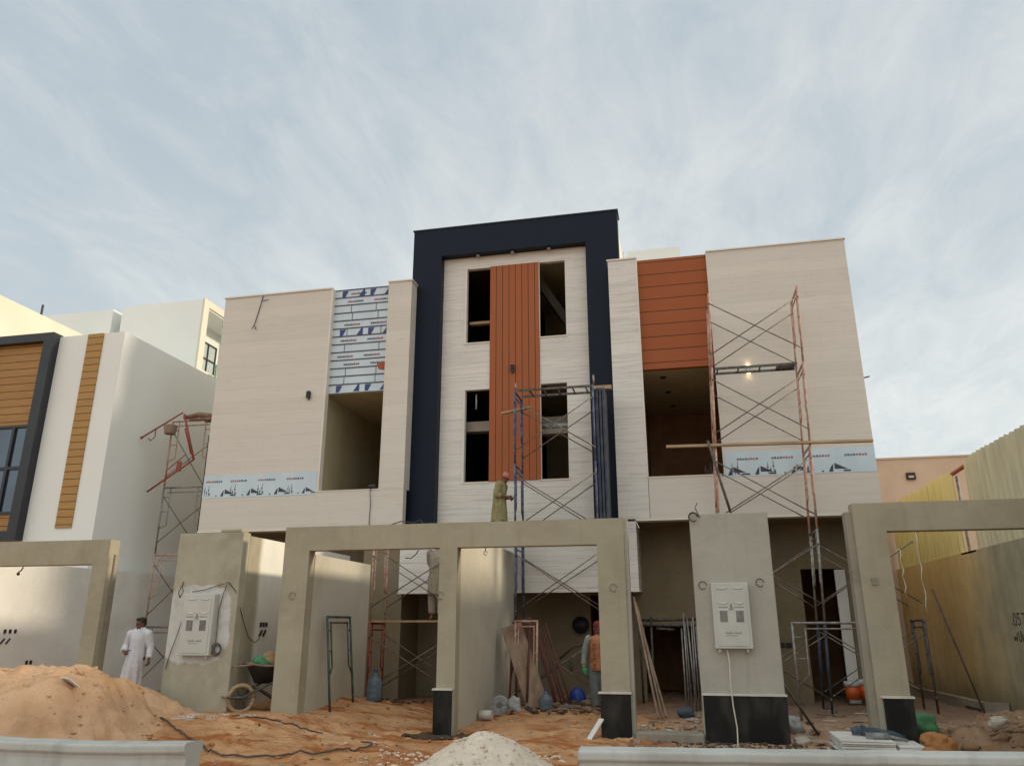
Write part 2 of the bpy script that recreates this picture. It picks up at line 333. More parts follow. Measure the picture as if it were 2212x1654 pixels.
# ---------------------------------------------------------------- mesh builder
class MB:
    def __init__(s): s.v = []; s.f = []; s.mi = []; s.sm = []
    def add(s, vs, fs, m=0, smooth=False):
        b = len(s.v); s.v += [tuple(v) for v in vs]
        for f in fs: s.f.append(tuple(b+i for i in f)); s.mi.append(m); s.sm.append(smooth)
    def box(s, x0, x1, y0, y1, z0, z1, m=0):
        s.add([(x0, y0, z0), (x1, y0, z0), (x1, y1, z0), (x0, y1, z0), (x0, y0, z1), (x1, y0, z1), (x1, y1, z1), (x0, y1, z1)],
              [(0, 3, 2, 1), (4, 5, 6, 7), (0, 1, 5, 4), (1, 2, 6, 5), (2, 3, 7, 6), (3, 0, 4, 7)], m)
        return s
    def beam(s, p, q, w, h, m=0, up=(0, 0, 1)):
        p, q = Vector(p), Vector(q); d = (q-p).normalized(); u = Vector(up)
        if abs(d.dot(u)) > .95: u = Vector((0, 1, 0))
        a = d.cross(u).normalized(); c = a.cross(d)
        vs = [e+a*(i*w/2)+c*(j*h/2) for e in (p, q) for i, j in ((-1, -1), (1, -1), (1, 1), (-1, 1))]
        s.add(vs, [(0, 1, 2, 3), (7, 6, 5, 4), (0, 4, 5, 1), (1, 5, 6, 2), (2, 6, 7, 3), (3, 7, 4, 0)], m); return s
    def tube(s, pts, r, n=8, m=0, caps=True, smooth=True):
        pts = [Vector(p) for p in pts]; rs = r if isinstance(r, (list, tuple)) else [r]*len(pts)
        a = None; vs = []
        for i, p in enumerate(pts):
            d = (pts[min(i+1, len(pts)-1)]-pts[max(i-1, 0)])
            if d.length < 1e-9: d = Vector((0, 0, 1))
            d.normalize()
            if a is None:
                a = d.orthogonal().normalized()
            else:
                a = (a-d*a.dot(d)); a = a.normalized() if a.length > 1e-6 else d.orthogonal().normalized()
            c = d.cross(a)
            for k in range(n):
                t = 2*pi*k/n; vs.append(p+(a*cos(t)+c*sin(t))*rs[i])
        fs = []
        for i in range(len(pts)-1):
            for k in range(n):
                fs.append((i*n+k, i*n+(k+1) % n, (i+1)*n+(k+1) % n, (i+1)*n+k))
        s.add(vs, fs, m, smooth)
        if caps:
            L = len(s.v)-len(vs)
            s.f.append(tuple(L+k for k in reversed(range(n)))); s.mi.append(m); s.sm.append(False)
            s.f.append(tuple(L+(len(pts)-1)*n+k for k in range(n))); s.mi.append(m); s.sm.append(False)
        return s
    def ell(s, c, r, nu=14, nv=9, m=0, rot=None, jit=0):
        c = Vector(c); r = r if isinstance(r, (tuple, list)) else (r, r, r); vs = []
        for j in range(nv+1):
            th = pi*j/nv
            for i in range(nu):
                ph = 2*pi*i/nu; v = Vector((r[0]*sin(th)*cos(ph), r[1]*sin(th)*sin(ph), r[2]*cos(th)))
                if jit: q_ = Vector((v.x/r[0], v.y/r[1], v.z/r[2])); v *= 1+jit*(noise.noise(q_*1.3+c)*1.3+noise.noise(q_*3.1+c*3)*.6+noise.noise(q_*6.5+c)*.25)
                if rot: v = rot @ v
                vs.append(c+v)
        fs = [(j*nu+i, (j+1)*nu+i, (j+1)*nu+(i+1) % nu, j*nu+(i+1) % nu) for j in range(nv) for i in range(nu)]
        s.add(vs, fs, m, True); return s
    def lathe(s, prof, n=20, m=0, c=(0, 0, 0)):
        vs = [(c[0]+r*cos(2*pi*k/n), c[1]+r*sin(2*pi*k/n), c[2]+z) for r, z in prof for k in range(n)]
        fs = [(i*n+k, i*n+(k+1) % n, (i+1)*n+(k+1) % n, (i+1)*n+k) for i in range(len(prof)-1) for k in range(n)]
        s.add(vs, fs, m, True); return s
    def slab(s, x0, x1, z0, z1, y0, y1, holes=(), m=0, axis='y'):
        """wall slab in the x-z plane, front y0, back y1, rectangular holes (hx0,hx1,hz0,hz1). axis 'x': the roles of x and y swap"""
        xs = sorted({x0, x1, *[h[0] for h in holes], *[h[1] for h in holes]}); zs = sorted({z0, z1, *[h[2] for h in holes], *[h[3] for h in holes]})
        xs = [x for x in xs if x0 <= x <= x1]; zs = [z for z in zs if z0 <= z <= z1]
        def solid(i, j):
            if i < 0 or j < 0 or i >= len(xs)-1 or j >= len(zs)-1: return False
            cx_, cz_ = (xs[i]+xs[i+1])/2, (zs[j]+zs[j+1])/2
            return not any(h[0] < cx_ < h[1] and h[2] < cz_ < h[3] for h in holes)
        P = (lambda x, y, z: (x, y, z)) if axis == 'y' else (lambda x, y, z: (y, x, z))
        fl = axis != 'y'
        def q(*p):
            p = [P(*a) for a in p]; s.add(p[::-1] if fl else p, [(0, 1, 2, 3)], m)
        for i in range(len(xs)-1):
            for j in range(len(zs)-1):
                if not solid(i, j): continue
                a, b, c, d = xs[i], xs[i+1], zs[j], zs[j+1]
                q((a, y0, c), (b, y0, c), (b, y0, d), (a, y0, d)); q((b, y1, c), (a, y1, c), (a, y1, d), (b, y1, d))
                if not solid(i-1, j): q((a, y1, c), (a, y0, c), (a, y0, d), (a, y1, d))
                if not solid(i+1, j): q((b, y0, c), (b, y1, c), (b, y1, d), (b, y0, d))
                if not solid(i, j-1): q((a, y1, c), (b, y1, c), (b, y0, c), (a, y0, c))
                if not solid(i, j+1): q((a, y0, d), (b, y0, d), (b, y1, d), (a, y1, d))
        return s
    def build(s, name, mats, parent=None, local=False, smooth=None):
        me = bpy.data.meshes.new(name); me.from_pydata(s.v, [], s.f)
        mats = mats if isinstance(mats, (list, tuple)) else [mats]
        for mm in mats: me.materials.append(MT[mm])
        me.polygons.foreach_set('material_index', s.mi)
        me.polygons.foreach_set('use_smooth', s.sm if smooth is None else [smooth]*len(s.f))
        me.update()
        o = bpy.data.objects.new(name, me); COL.objects.link(o)
        if parent is not None:
            o.parent = parent
            if not local:                     # mesh written in world coordinates
                o.matrix_parent_inverse = Matrix.Identity(4)
                acc = Vector((0, 0, 0)); p = parent
                while p is not None: acc += Vector(p.location); p = p.parent
                o.location = -acc
        return o
def tag(o, label=None, cat=None, group=None, kind=None):
    if label: o['label'] = label
    if cat: o['category'] = cat
    if group: o['group'] = group
    if kind: o['kind'] = kind
    return o
def thing(name, label, cat, loc=(0, 0, 0), rz=0, group=None):
    o = bpy.data.objects.new(name, None); COL.objects.link(o); o.location = loc; o.rotation_euler = (0, 0, rz)
    o.empty_display_size = .2
    return tag(o, label, cat, group)
def bevel(o, w=.01, seg=2):
    md = o.modifiers.new('bevel', 'BEVEL'); md.width = w; md.segments = seg; md.limit_method = 'ANGLE'; return o
def copy_tree(o, loc=None, rz=None, label=None, parent=None):
    c = o.copy(); COL.objects.link(c)
    if parent is not None: c.parent = parent
    if loc is not None: c.location = loc
    if rz is not None: c.rotation_euler = (0, 0, rz)
    if label: c['label'] = label
    for ch in list(o.children): copy_tree(ch, parent=c)
    return c
def fbm(x, y, s, seed=0): return noise.fractal(Vector((x*s, y*s, seed)), 1.0, 2.0, 5)
def sst(a, b, x):
    t = max(0, min(1, (x-a)/(b-a))); return t*t*(3-2*t)

# ---------------------------------------------------------------- ground
_fr = random.Random(21); PRINTS = {}
for _k in range(34):                       # short walks of footprints across the sand
    _x, _y, _a = _fr.uniform(-7, 4), _fr.uniform(8.8, 15.5), _fr.uniform(0, 2*pi)
    for _s in range(_fr.randint(3, 8)):
        _a += _fr.uniform(-.25, .25); _x += cos(_a)*.33; _y += sin(_a)*.33; _o = .09 if _s % 2 else -.09
        px_, py_ = _x-sin(_a)*_o, _y+cos(_a)*_o
        for _i in (-1, 0, 1):
            for _j in (-1, 0, 1): PRINTS.setdefault((int(px_//.3)+_i, int(py_//.3)+_j), []).append((px_, py_, cos(_a), sin(_a)))
def dents(x, y):
    d = 0
    for px_, py_, c, s in PRINTS.get((int(x//.3), int(y//.3)), ()):
        u = ((x-px_)*c+(y-py_)*s)/.15; v = (-(x-px_)*s+(y-py_)*c)/.065; q = u*u+v*v
        d += -.030*math.exp(-q*q)+.012*math.exp(-(q-2.2)**2)
    return d
def gh(x, y):
    near = math.exp(-(max(0, abs(x+3)-12)/6)**2)*math.exp(-(max(0, abs(y-13)-9)/6)**2)
    h = .22*sst(-4.6, -6.6, x)*(1-sst(14.5, 17, y))*sst(9.5, 12.0, y)*(1-sst(-10.2, -11.0, x)*sst(13.2, 14.2, y))
    h += .10*sst(-4.0, -5.2, x)*sst(13.2, 14.5, y)*(1-sst(15.5, 17, y))
    h += .10*sst(11.8, 13.4, y)*sst(-3.6, -3.0, x)*(1-sst(-1.6, -1.2, x))
    h -= .05*sst(-1.2, 0.5, x)*(1-sst(12.2, 12.9, y))
    d = math.hypot((x+3.80)/.80, (y-12.56)/.40); h -= .05*math.exp(-d**4)
    h += (.035*fbm(x, y, .8)+.030*fbm(x, y, 2.6, 3)+.014*fbm(x, y, 7, 5))*near
    h -= .16*sst(10.8, 8.5, y)*near
    h += dents(x, y)
    return h
def grid_axis(lo, hi, st, far):
    a = []; v = lo
    while v < hi+1e-6: a.append(v); v += st
    d = st; v = lo
    L = []
    while v > -far: d *= 1.5; v -= d; L.append(v)
    d = st; v = a[-1]; R_ = []
    while v < far: d *= 1.5; v += d; R_.append(v)
    return L[::-1]+a+R_
gx = grid_axis(-12, 6, .05, 500); gy = grid_axis(7.6, 17.5, .05, 500)
b = MB(); nx = len(gx)
vs = [(x, y, gh(x, y)) for y in gy for x in gx]
fs = [(j*nx+i, j*nx+i+1, (j+1)*nx+i+1, (j+1)*nx+i) for j in range(len(gy)-1) for i in range(nx-1)]
b.add(vs, fs, 0, True); g = b.build('ground', 'ground'); tag(g, kind='structure')

def heap(name, mat, cx_, cy_, rx, ry, H, prof, seed, step=.05, rough=.10, base=None, extra=None, label='', cat='sand heap', group=None):
    b = MB(); n1 = int(2*rx*1.15/step); n2 = int(2*ry*1.15/step); vs = []
    for j in range(n2+1):
        for i in range(n1+1):
            x = cx_-rx*1.15+i*step; y = cy_-ry*1.15+j*step
            r = math.hypot((x-cx_)/rx, (y-cy_)/ry)*(1+.26*fbm(x, y, 1.0, seed))
            z = H*prof(r)
            if extra: z = max(z, extra(x, y))
            edge = sst(1.1, .9, r) if not extra else 1
            z += (rough*fbm(x, y, 1.7, seed)+rough*.45*fbm(x, y, 6, seed+2)+rough*.2*fbm(x, y, 16, seed+4))*(min(1, z/.12) if z > 0 else 0)
            vs.append((x, y, gh(x, y)+z-.04))
    fs = [(j*(n1+1)+i, j*(n1+1)+i+1, (j+1)*(n1+1)+i+1, (j+1)*(n1+1)+i) for j in range(n2) for i in range(n1)]
    b.add(vs, fs, 0, True); o = b.build(name, mat); tag(o, label, cat, kind='stuff'); return o
heap('sand_heap', 'sand', -9.3, 9.9, 2.2, 2.3, 1.0, lambda r: (1-sst(.34, 1.0, r)), 3,
     extra=lambda x, y: .46*(1-sst(.1, 1.0, math.hypot((x+9.15)/1.45, (y-12.1)/1.1))),
     label='big pale orange sand heap in front of the left gate')
heap('gravel_heap', 'gravel', -2.32, 9.25, 1.4, 1.35, .68, lambda r: max(0, 1-r)**1.05 if r < 1 else 0, 9, .045, .05,
     label='pale white gravel heap at the bottom centre of the street', cat='gravel heap')
heap('rubble_heap', 'rubble', 5.0, 13.2, 2.1, 1.3, .42, lambda r: 1-sst(.25, 1.0, r), 14, .06, .12,
     label='low brown earth and rubble mound right of the black pedestal', cat='rubble heap')

# ---------------------------------------------------------------- concrete road barriers
def barrier(x0, x1, y0, y1, label, sag=0, zt=.80):
    root = thing('road_barrier', label, 'barrier', ((x0+x1)/2, (y0+y1)/2, 0), group='white road barriers')
    b = MB(); n = 60; prof = [(.30, -.45), (.30, .12), (.17, .34), (.105, .66), (.08, .86), (.085, .90), (.112, .925), (.112, .985), (.10, 1.0)]
    pts = []
    for i in range(n+1):
        t = i/n; x = x0+(x1-x0)*t; y = y0+(y1-y0)*t; dz = -sag*sst(.35, .84, t)*(1-sst(.84, 1.02, t)*.45)+.006*fbm(x, 0, 2.5, 2)
        f = [(x, y-w-.004*noise.noise(Vector((x*3, z*4, 1))), z*zt+(dz if z > .6 else 0)) for w, z in prof]
        bk = [(x, y+w, z*zt+(dz if z > .6 else 0)) for w, z in prof[::-1]]
        pts += f+bk
    m = len(prof)*2
    fs = [(i*m+k, (i+1)*m+k, (i+1)*m+(k+1) % m, i*m+(k+1) % m) for i in range(n) for k in range(m)]
    b.add(pts, fs, 0, False); b.f.append(tuple(range(m))[::-1]); b.mi.append(0); b.sm.append(False)
    b.f.append(tuple(n*m+k for k in range(m))); b.mi.append(0); b.sm.append(False)
    o = b.build('concrete_body', 'barrier', root); bevel(o, .012, 2)
    return root
barrier(-9.6, -3.79, 5.74, 5.87, 'dented white road barrier at the bottom left beside the sand heap', sag=.05)
barrier(-.78, 5.3, 5.98, 6.72, 'long straight white road barrier at the bottom right of the street')

# ---------------------------------------------------------------- main villa
FY = 17.5; RY = 17.65; NY = 17.9; CY = 18.15
villa = thing('villa', 'three storey villa under construction, beige cladding wings round a tall navy framed centre', 'building', (-3.8, FY, 0))
ZB, ZT = 3.86, 10.27
b = MB()   # left wing cladding (big flat panel), opening for film band
b.slab(-11.87, -8.70, 4.0, 10.26, FY, FY+.22, [(-11.87, -8.72, 4.71, 5.30)])
b.build('wing_cladding', 'siding_l', villa)
b = MB(); b.slab(-8.70, -6.43, 4.0, 4.79, FY, FY+.22); b.slab(-11.87, -8.70, ZB+.03, 4.0, FY, FY+.22); b.slab(-8.70, -6.43, ZB+.03, 4.0, FY, FY+.22)
b.build('lower_cladding', 'siding_l', villa)
b = MB(); b.box(-7.06, -6.43, FY-.004, NY+.1, 4.79, ZT+.02); b.build('column_cladding', 'siding_l', villa)
b = MB(); b.slab(-.57, 1.12, ZB+.03, 4.82, FY, FY+.22); b.slab(1.12, 4.28, ZB+.03, 10.30, FY, FY+.22, [(1.14, 4.28, 4.76, 5.31)])
b.build('wing_cladding', 'siding_l', villa)
b = MB(); b.box(-1.28, -.58, FY-.004, NY+.1, ZB+.03, ZT+.03); b.build('column_cladding', 'siding_c', villa)
# film bands with their print
def print_marks(b, x, z, y, s=1.0, flip=1, lead='dr'):
    """one repeat of the film print: a row of small blurred characters and a wedge logo with a bar"""
    for k in range(8):
        w = .034*s; xx = x+k*.047*s; c = 2 if (k < 4) == (lead == 'dr') else 3
        hh = (.038, .044, .034, .042)[k % 4]*s
        b.box(xx, xx+w*.38, y-.002, y, z, z+hh, c); b.box(xx+w*.55, xx+w, y-.002, y, z, z+hh*.9, c)
        b.box(xx, xx+w, y-.0026, y-.0004, z+hh*.4, z+hh*.6, c)
def wedge(b, x, z, y, s=1.0, dark=2):
    def poly(p, m): b.add([(x+a*s, y-.003, z+c*s) for a, c in p], [tuple(range(len(p)))], m)
    poly([(0, 0), (.09, 0), (.105, .17), (.06, .12)], dark)
    poly([(.125, .06), (.40, .05), (.13, .19)], dark)
    poly([(.30, .0), (.45, .0), (.45, .035), (.30, .035)], dark)
    for dx, h in ((-.48, .26), (-.42, .16), (-.36, .30), (-.33, .1)):
        b.box(x+dx*s, x+(dx+.012)*s, y-.003, y, z+.01, z+h*s, 2)
        b.box(x+(dx-.02)*s, x+(dx+.02)*s, y-.0034, y-.0004, z+h*s*.55, z+h*s*.55+.025*s, 2)
    b.box(x-.14*s, x-.10*s, y-.003, y, z+.0, z+.03*s, 2)
b = MB(); b.box(-11.87, -8.72, FY-.006, FY+.2, 4.712, 5.298, 0)
for k, x in enumerate((-11.8, -11.10, -10.32, -9.54)): print_marks(b, x, 5.11, FY-.006, 1.25, lead='rd')
for x in (-11.36, -10.62, -9.86, -9.10):
    wedge(b, x, 4.755, FY-.006, .95 if x < -9.2 else .8)
b.build('film_band', ['film', 'film_blue', 'film_dark', 'film_red'], villa)
b = MB(); b.box(1.14, 4.28, FY-.006, FY+.2, 4.762, 5.308, 0)
for x in (1.40, 2.14, 2.90, 3.66): print_marks(b, x, 5.12, FY-.006, 1.25)
for x in (1.02+.16, 1.76, 2.52, 3.30): wedge(b, x, 4.79, FY-.006, 1.0)
b.build('film_band', ['film', 'film_blue', 'film_dark', 'film_red'], villa)
# trims: parapet caps, bottom edge strips, reveals
def trim(*bx, name='trim'):
    b = MB()
    for q in bx: b.box(*q)
    return b.build(name, 'trim', villa)
trim((-11.90, -8.68, FY-.03, FY+.30, 10.262, 10.30), name='parapet_cap')
trim((-7.09, -6.40, FY-.03, NY+.3, 10.293, 10.33), name='parapet_cap')
trim((-1.31, -.56, FY-.03, NY+.3, 10.303, 10.34), name='parapet_cap')
trim((1.10, 4.31, FY-.03, FY+.30, 10.302, 10.335), name='parapet_cap')
trim((-11.89, -6.43, FY-.012, FY+.3, ZB-.015, ZB+.028), name='drip_edge')
trim((-.90, 4.30, FY-.012, FY+.3, ZB-.015, ZB+.028), name='drip_edge')
trim((-8.70, -8.655, FY-.012, RY+.02, 4.79, 10.262), name='corner_strip')
trim((-8.71, -7.05, FY-.014, RY+.25, 4.775, 4.80), (-7.072, -7.058, FY-.01, RY, 4.80, 10.28), name='window_trim')
trim((-.60, -.565, FY-.014, RY, 4.82, 10.30), name='corner_strip'); trim((-.60, 1.14, FY-.014, RY+.25, 4.805, 4.832), (1.105, 1.125, FY-.012, RY+.02, 4.84, 10.30), name='window_trim')
# recessed bays
b = MB(); b.box(-8.66, -7.06, RY, RY+.14, 7.36, 10.26, 0)
rng = random.Random(3); zz_ = 7.42; k = 0
rows = 13; hh = (10.26-7.36)/rows
for i in range(rows):
    z0 = 7.36+i*hh
    b.box(-8.66, -7.06, RY-.012, RY+.002, z0+hh-.013, z0+hh+.015, 2)
    if i in (1, 2, 5, 7, 10, 9): # butt joints
        for xj in (-8.20+rng.uniform(-.1, .1), -7.40+rng.uniform(-.1, .1)): b.box(xj, xj+.012, RY-.010, RY+.002, z0+.02, z0+hh-.02, 2)
    if i in (3, 4, 6, 8, 11, 12):
        off = rng.uniform(-.15, .2)
        for xx in (-8.35+off, -7.60+off):
            if xx < -7.45: print_marks(b, xx, z0+hh*.34, RY-.008, 1.2, lead='rd' if i > 8 else 'dr')
    if i in (0, 7, 12):
        for xx, sg in ((-8.45, 1), (-7.95, -1), (-7.65, 1), (-7.22, -1)):
            w = .17; p = [(xx, z0+.02), (xx+w*.5, z0+.02), (xx+w, z0+hh-.03), (xx, z0+hh-.03)] if sg > 0 else [(xx-.02, z0+.02), (xx+w*.85, z0+.02), (xx+w*.85, z0+hh-.02), (xx+w*.6, z0+hh-.02)]
            p = [(min(a, -7.08), c) for a, c in p]
            b.add([(a, RY-.009, c) for a, c in p], [(0, 1, 2, 3)], 1)
b.add([(-7.30, RY-.014, 7.94), (-7.08, RY-.014, 7.90), (-7.08, RY-.014, 8.12), (-7.36, RY-.014, 8.10)], [(0, 1, 2, 3)], 4)
b.build('film_panel', ['film', 'film_blue', 'film_dark', 'film_red', 'rust'], villa)
b = MB(); b.box(-.57, 1.11, RY, RY+.14, 7.44, 10.32); b.build('rust_cladding', 'rust_h', villa)
# rooms behind the openings
def room(x0, x1, y0, y1, z0, z1, mats=('room',), name='room_interior', holes=(), ceil=0, wall=0, floor=0):
    t = .12; b = MB()
    b.box(x0-t, x0, y0, y1, z0, z1, wall); b.box(x1, x1+t, y0, y1, z0, z1, wall); b.box(x0-t, x1+t, y1, y1+t, z0, z1, wall)
    b.box(x0-t, x1+t, y0, y1+t, z1, z1+t, ceil); b.box(x0-t, x1+t, y0, y1+t, z0-t, z0, floor)
    return b.build(name, list(mats), villa)
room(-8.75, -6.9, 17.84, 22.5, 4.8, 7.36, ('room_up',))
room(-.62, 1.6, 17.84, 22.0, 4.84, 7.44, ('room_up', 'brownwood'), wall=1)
for x, y in ((-.1, 18.3), (.0, 19.6), (.1, 21.0)): MB().lathe([(0, 0), (.07, 0), (.07, .03), (0, .03)], 12, 0, (x, y, 7.405)).build('ceiling_light_hole', 'black', villa)
# navy portal
b = MB(); b.slab(-6.57, -1.02, ZB, 11.95, NY, CY+.1, [(-5.76, -1.87, ZB, 11.13)]); b.build('navy_frame', 'navy', villa)
b = MB(); b.box(-6.60, -.99, NY-.02, CY+.3, 11.952, 11.985); b.build('parapet_cap', 'frame_grey', villa)
W1 = (-5.10, -4.46, 8.66, 10.78); W2 = (-3.145, -2.455, 8.68, 10.78); W3 = (-5.10, -4.46, 4.99, 7.37); W4 = (-3.145, -2.47, 4.99, 7.41)
b = MB(); b.slab(-5.757, -1.873, ZB, 11.127, CY, CY+.13, [W1, W2, W3, W4]); b.build('centre_cladding', 'siding_c', villa)
b = MB(); b.box(-4.457, -3.148, CY-.03, CY+.03, 4.985, 10.79); b.build('rust_board_strip', 'rust_v', villa)
for i, (a, c, d, e) in enumerate((W1, W2, W3, W4)):
    b = MB(); t = .028; y0, y1 = CY-.022, CY+.02
    b.box(a-t*2.2, c+(0 if c > -4.47 and c < -4 else t), y0, y1, d-.035, d-.002); 
    if a < -5: b.box(a-t*2, a-.004, y0, y1, d, e+.03)
    else: b.box(a-.003, a+.012, y0, y1, d, e)
    b.build('window_trim', 'trim', villa)
def shaft(z0, z1):
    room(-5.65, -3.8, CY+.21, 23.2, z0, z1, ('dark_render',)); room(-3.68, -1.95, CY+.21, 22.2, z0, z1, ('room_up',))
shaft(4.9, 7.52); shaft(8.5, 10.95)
b = MB(); b.box(-5.1, -4.4, 18.45, 18.6, 9.30, 9.37); b.build('scaffold_bar', 'plank', villa)
for q in ((-5.6, -4.42, 18.5, 18.8, 6.36, 6.62), (-3.3, -2.0, 18.5, 18.8, 6.20, 6.33), (-3.3, -2.0, 18.8, 19.1, 6.50, 6.72)): MB().box(*q).build('floor_slab_edge', 'mesh_grey', villa)
MB().tube([(-3.3, 18.6, 6.42), (-2.0, 18.6, 6.42)], .07, 10).build('service_pipe', 'coil', villa); MB().tube([(-4.86, 18.35, 6.9), (-4.86, 18.35, 7.3)], .02, 8).build('service_pipe', 'coil', villa)
b = MB(); b.beam((-3.4, 19.0, 10.8), (-2.0, 19.0, 8.5), .4, .2); b.build('stair_beam', 'dark_render', villa)
# lower fascia bay of the centre
b = MB(); b.slab(-6.45, -.90, 2.34, ZB-.02, FY, FY+.2); b.box(-.90-.2, -.90, FY+.2, 19.0, 2.34, ZB-.02); b.box(-6.45, -6.25, FY+.2, 19.0, 2.34, ZB-.02); b.build('lower_fascia', 'siding_c', villa)
trim((-6.47, -.88, FY-.012, FY+.21, 2.315, 2.345), name='drip_edge')
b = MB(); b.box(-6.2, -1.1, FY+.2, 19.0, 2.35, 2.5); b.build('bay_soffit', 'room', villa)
# tower and bodies
b = MB(); b.box(-6.5, -1.07, CY+.31, 22.4, 11.15, 11.93); b.build('tower_wall', 'cream_paint', villa)
b = MB(); b.box(-1.06, -1.02, 20.6, 20.75, 11.7, 12.1); b.build('tower_vent', 'cream_paint', villa)
b = MB(); b.box(-11.80, -6.5, 22.7, 27, 3.7, 10.1); b.box(-11.80, -8.9, FY+.22, 22.7, 3.95, 10.1); b.box(-8.9, -6.78, 17.84, 22.7, 7.5, 10.1); b.box(-8.9, -6.78, 17.84, 22.7, 3.95, 4.66)
b.build('wing_body', 'cream_paint', villa); b = MB(); b.box(1.75, 4.22, FY+.22, 22.7, 3.95, 10.1); b.box(-.75, 1.75, 17.84, 22.7, 7.58, 10.1); b.box(-.75, 1.75, 17.84, 22.7, 3.95, 4.70); b.box(-1.0, 4.22, 22.7, 27, 3.7, 10.1)
b.build('wing_body', 'cream_paint', villa)
b = MB(); b.box(-.98, .62, 21.9, 26, 10.2, 12.76); b.build('stair_head', 'nb_wall', villa)
# ground floor: soffits, rear walls, openings
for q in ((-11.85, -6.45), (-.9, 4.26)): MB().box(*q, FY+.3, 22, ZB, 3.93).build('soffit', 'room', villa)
GF = 19.0
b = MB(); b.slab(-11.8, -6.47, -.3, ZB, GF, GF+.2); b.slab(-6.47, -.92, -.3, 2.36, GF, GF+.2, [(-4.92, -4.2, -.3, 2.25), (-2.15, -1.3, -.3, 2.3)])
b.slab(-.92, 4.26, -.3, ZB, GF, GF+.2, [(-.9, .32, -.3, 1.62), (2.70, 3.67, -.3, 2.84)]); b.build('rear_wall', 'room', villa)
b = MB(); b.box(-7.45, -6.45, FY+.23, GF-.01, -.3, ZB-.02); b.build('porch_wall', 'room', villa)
for q in ((1.22, 1.45), (3.95, 4.24)): MB().box(*q, FY+.3, GF-.01, -.3, ZB-.005).build('porch_wall', 'room', villa)
for x0, x1, z1 in ((-5.0, -4.1, 2.4), (-2.3, -1.2, 2.4), (-1.0, .45, 1.8), (2.5, 3.9, 3.0)):
    b = MB(); b.box(x0-.1, x0, GF+.2, 22, -.3, z1); b.box(x1, x1+.1, GF+.2, 22, -.3, z1); b.box(x0-.1, x1+.1, 22, 22.1, -.3, z1+.1); b.box(x0-.1, x1+.1, GF+.2, 22, z1, z1+.1)
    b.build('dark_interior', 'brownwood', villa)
b = MB(); b.box(3.43, 3.66, GF+.02, GF+.08, 0, 2.82); b.build('door_jamb', 'white_pl', villa)
for q in ((1.93, 2.02, GF-.03, GF-.001, 1.18, 1.28), (2.10, 2.19, GF-.03, GF-.001, 1.14, 1.24), (2.22, 2.34, GF-.03, GF-.001, 1.14, 1.24)): MB().box(*q).build('socket_box', 'black', villa)
# wall lamps, soffit spots, loose cables
def wall_lamp(x, y, z, lit=False):
    b = MB(); b.box(x-.045, x+.045, y-.09, y, z-.09, z+.09); b.box(x-.02, x+.02, y-.012, y-.001, z-.13, z+.13)
    o = b.build('wall_lamp', 'black' if not lit else 'steel_lamp', villa); bevel(o, .006)
    for zz in (z+.092, z-.104): MB().lathe([(0, 0), (.034, 0), (.034, .012), (0, .012)], 12, 0, (x, y-.05, zz)).build('lamp_lens', 'lamp_lit' if lit else 'steel_lamp', o)
    if lit:
        for s in (1, -1):
            ld = bpy.data.lights.new('lamp_light', 'SPOT'); lo = bpy.data.objects.new('lamp_light', ld); COL.objects.link(lo)
            ld.energy = .18; ld.color = (1, .72, .42); ld.spot_size = radians(110); ld.shadow_soft_size = .03
            lo.location = (x, y-.05, z+s*.12); lo.rotation_euler = (0 if s < 0 else pi, 0, 0)
wall_lamp(-9.116, FY, 7.30); wall_lamp(-3.85, CY-.03, 7.86); wall_lamp(1.83, FY, 7.22, True)

for x in (-4.78, -3.83, -2.85):
    b = MB(); b.lathe([(0, 0), (.05, 0), (.05, .07), (.0, .07)], 12, 0, (x, 18.02, 11.06)); b.build('soffit_spot', 'steel_lamp', villa)
b = MB(); b.tube([(-10.72, FY-.02, 10.24), (-10.78, FY-.03, 9.9), (-10.85, FY-.02, 9.62), (-10.88, FY-.05, 9.38), (-10.94, FY-.06, 9.28)], .011, 6)
b.tube([(-10.88, FY-.05, 9.38), (-10.82, FY-.05, 9.26)], .011, 6); b.tube([(-10.72, FY-.02, 10.1), (-10.55, FY-.02, 10.12)], .008, 6); b.build('loose_cable', 'wire', villa)
b = MB(); b.tube([(-7.27, FY-.02, 4.83), (-7.27, FY-.05, 4.7), (-7.25, FY-.02, 4.4), (-7.26, FY-.03, 4.1), (-7.25, FY-.03, 3.8)], .009, 6); b.ell((-7.24, FY-.02, 4.86), (.1, .06, .05)); b.build('loose_cable', 'wire', villa)
b = MB(); b.tube([(4.28, FY+.1, 6.89), (4.40, FY-.0, 6.89)], .015, 6); b.build('pipe_stub', 'wire', villa)

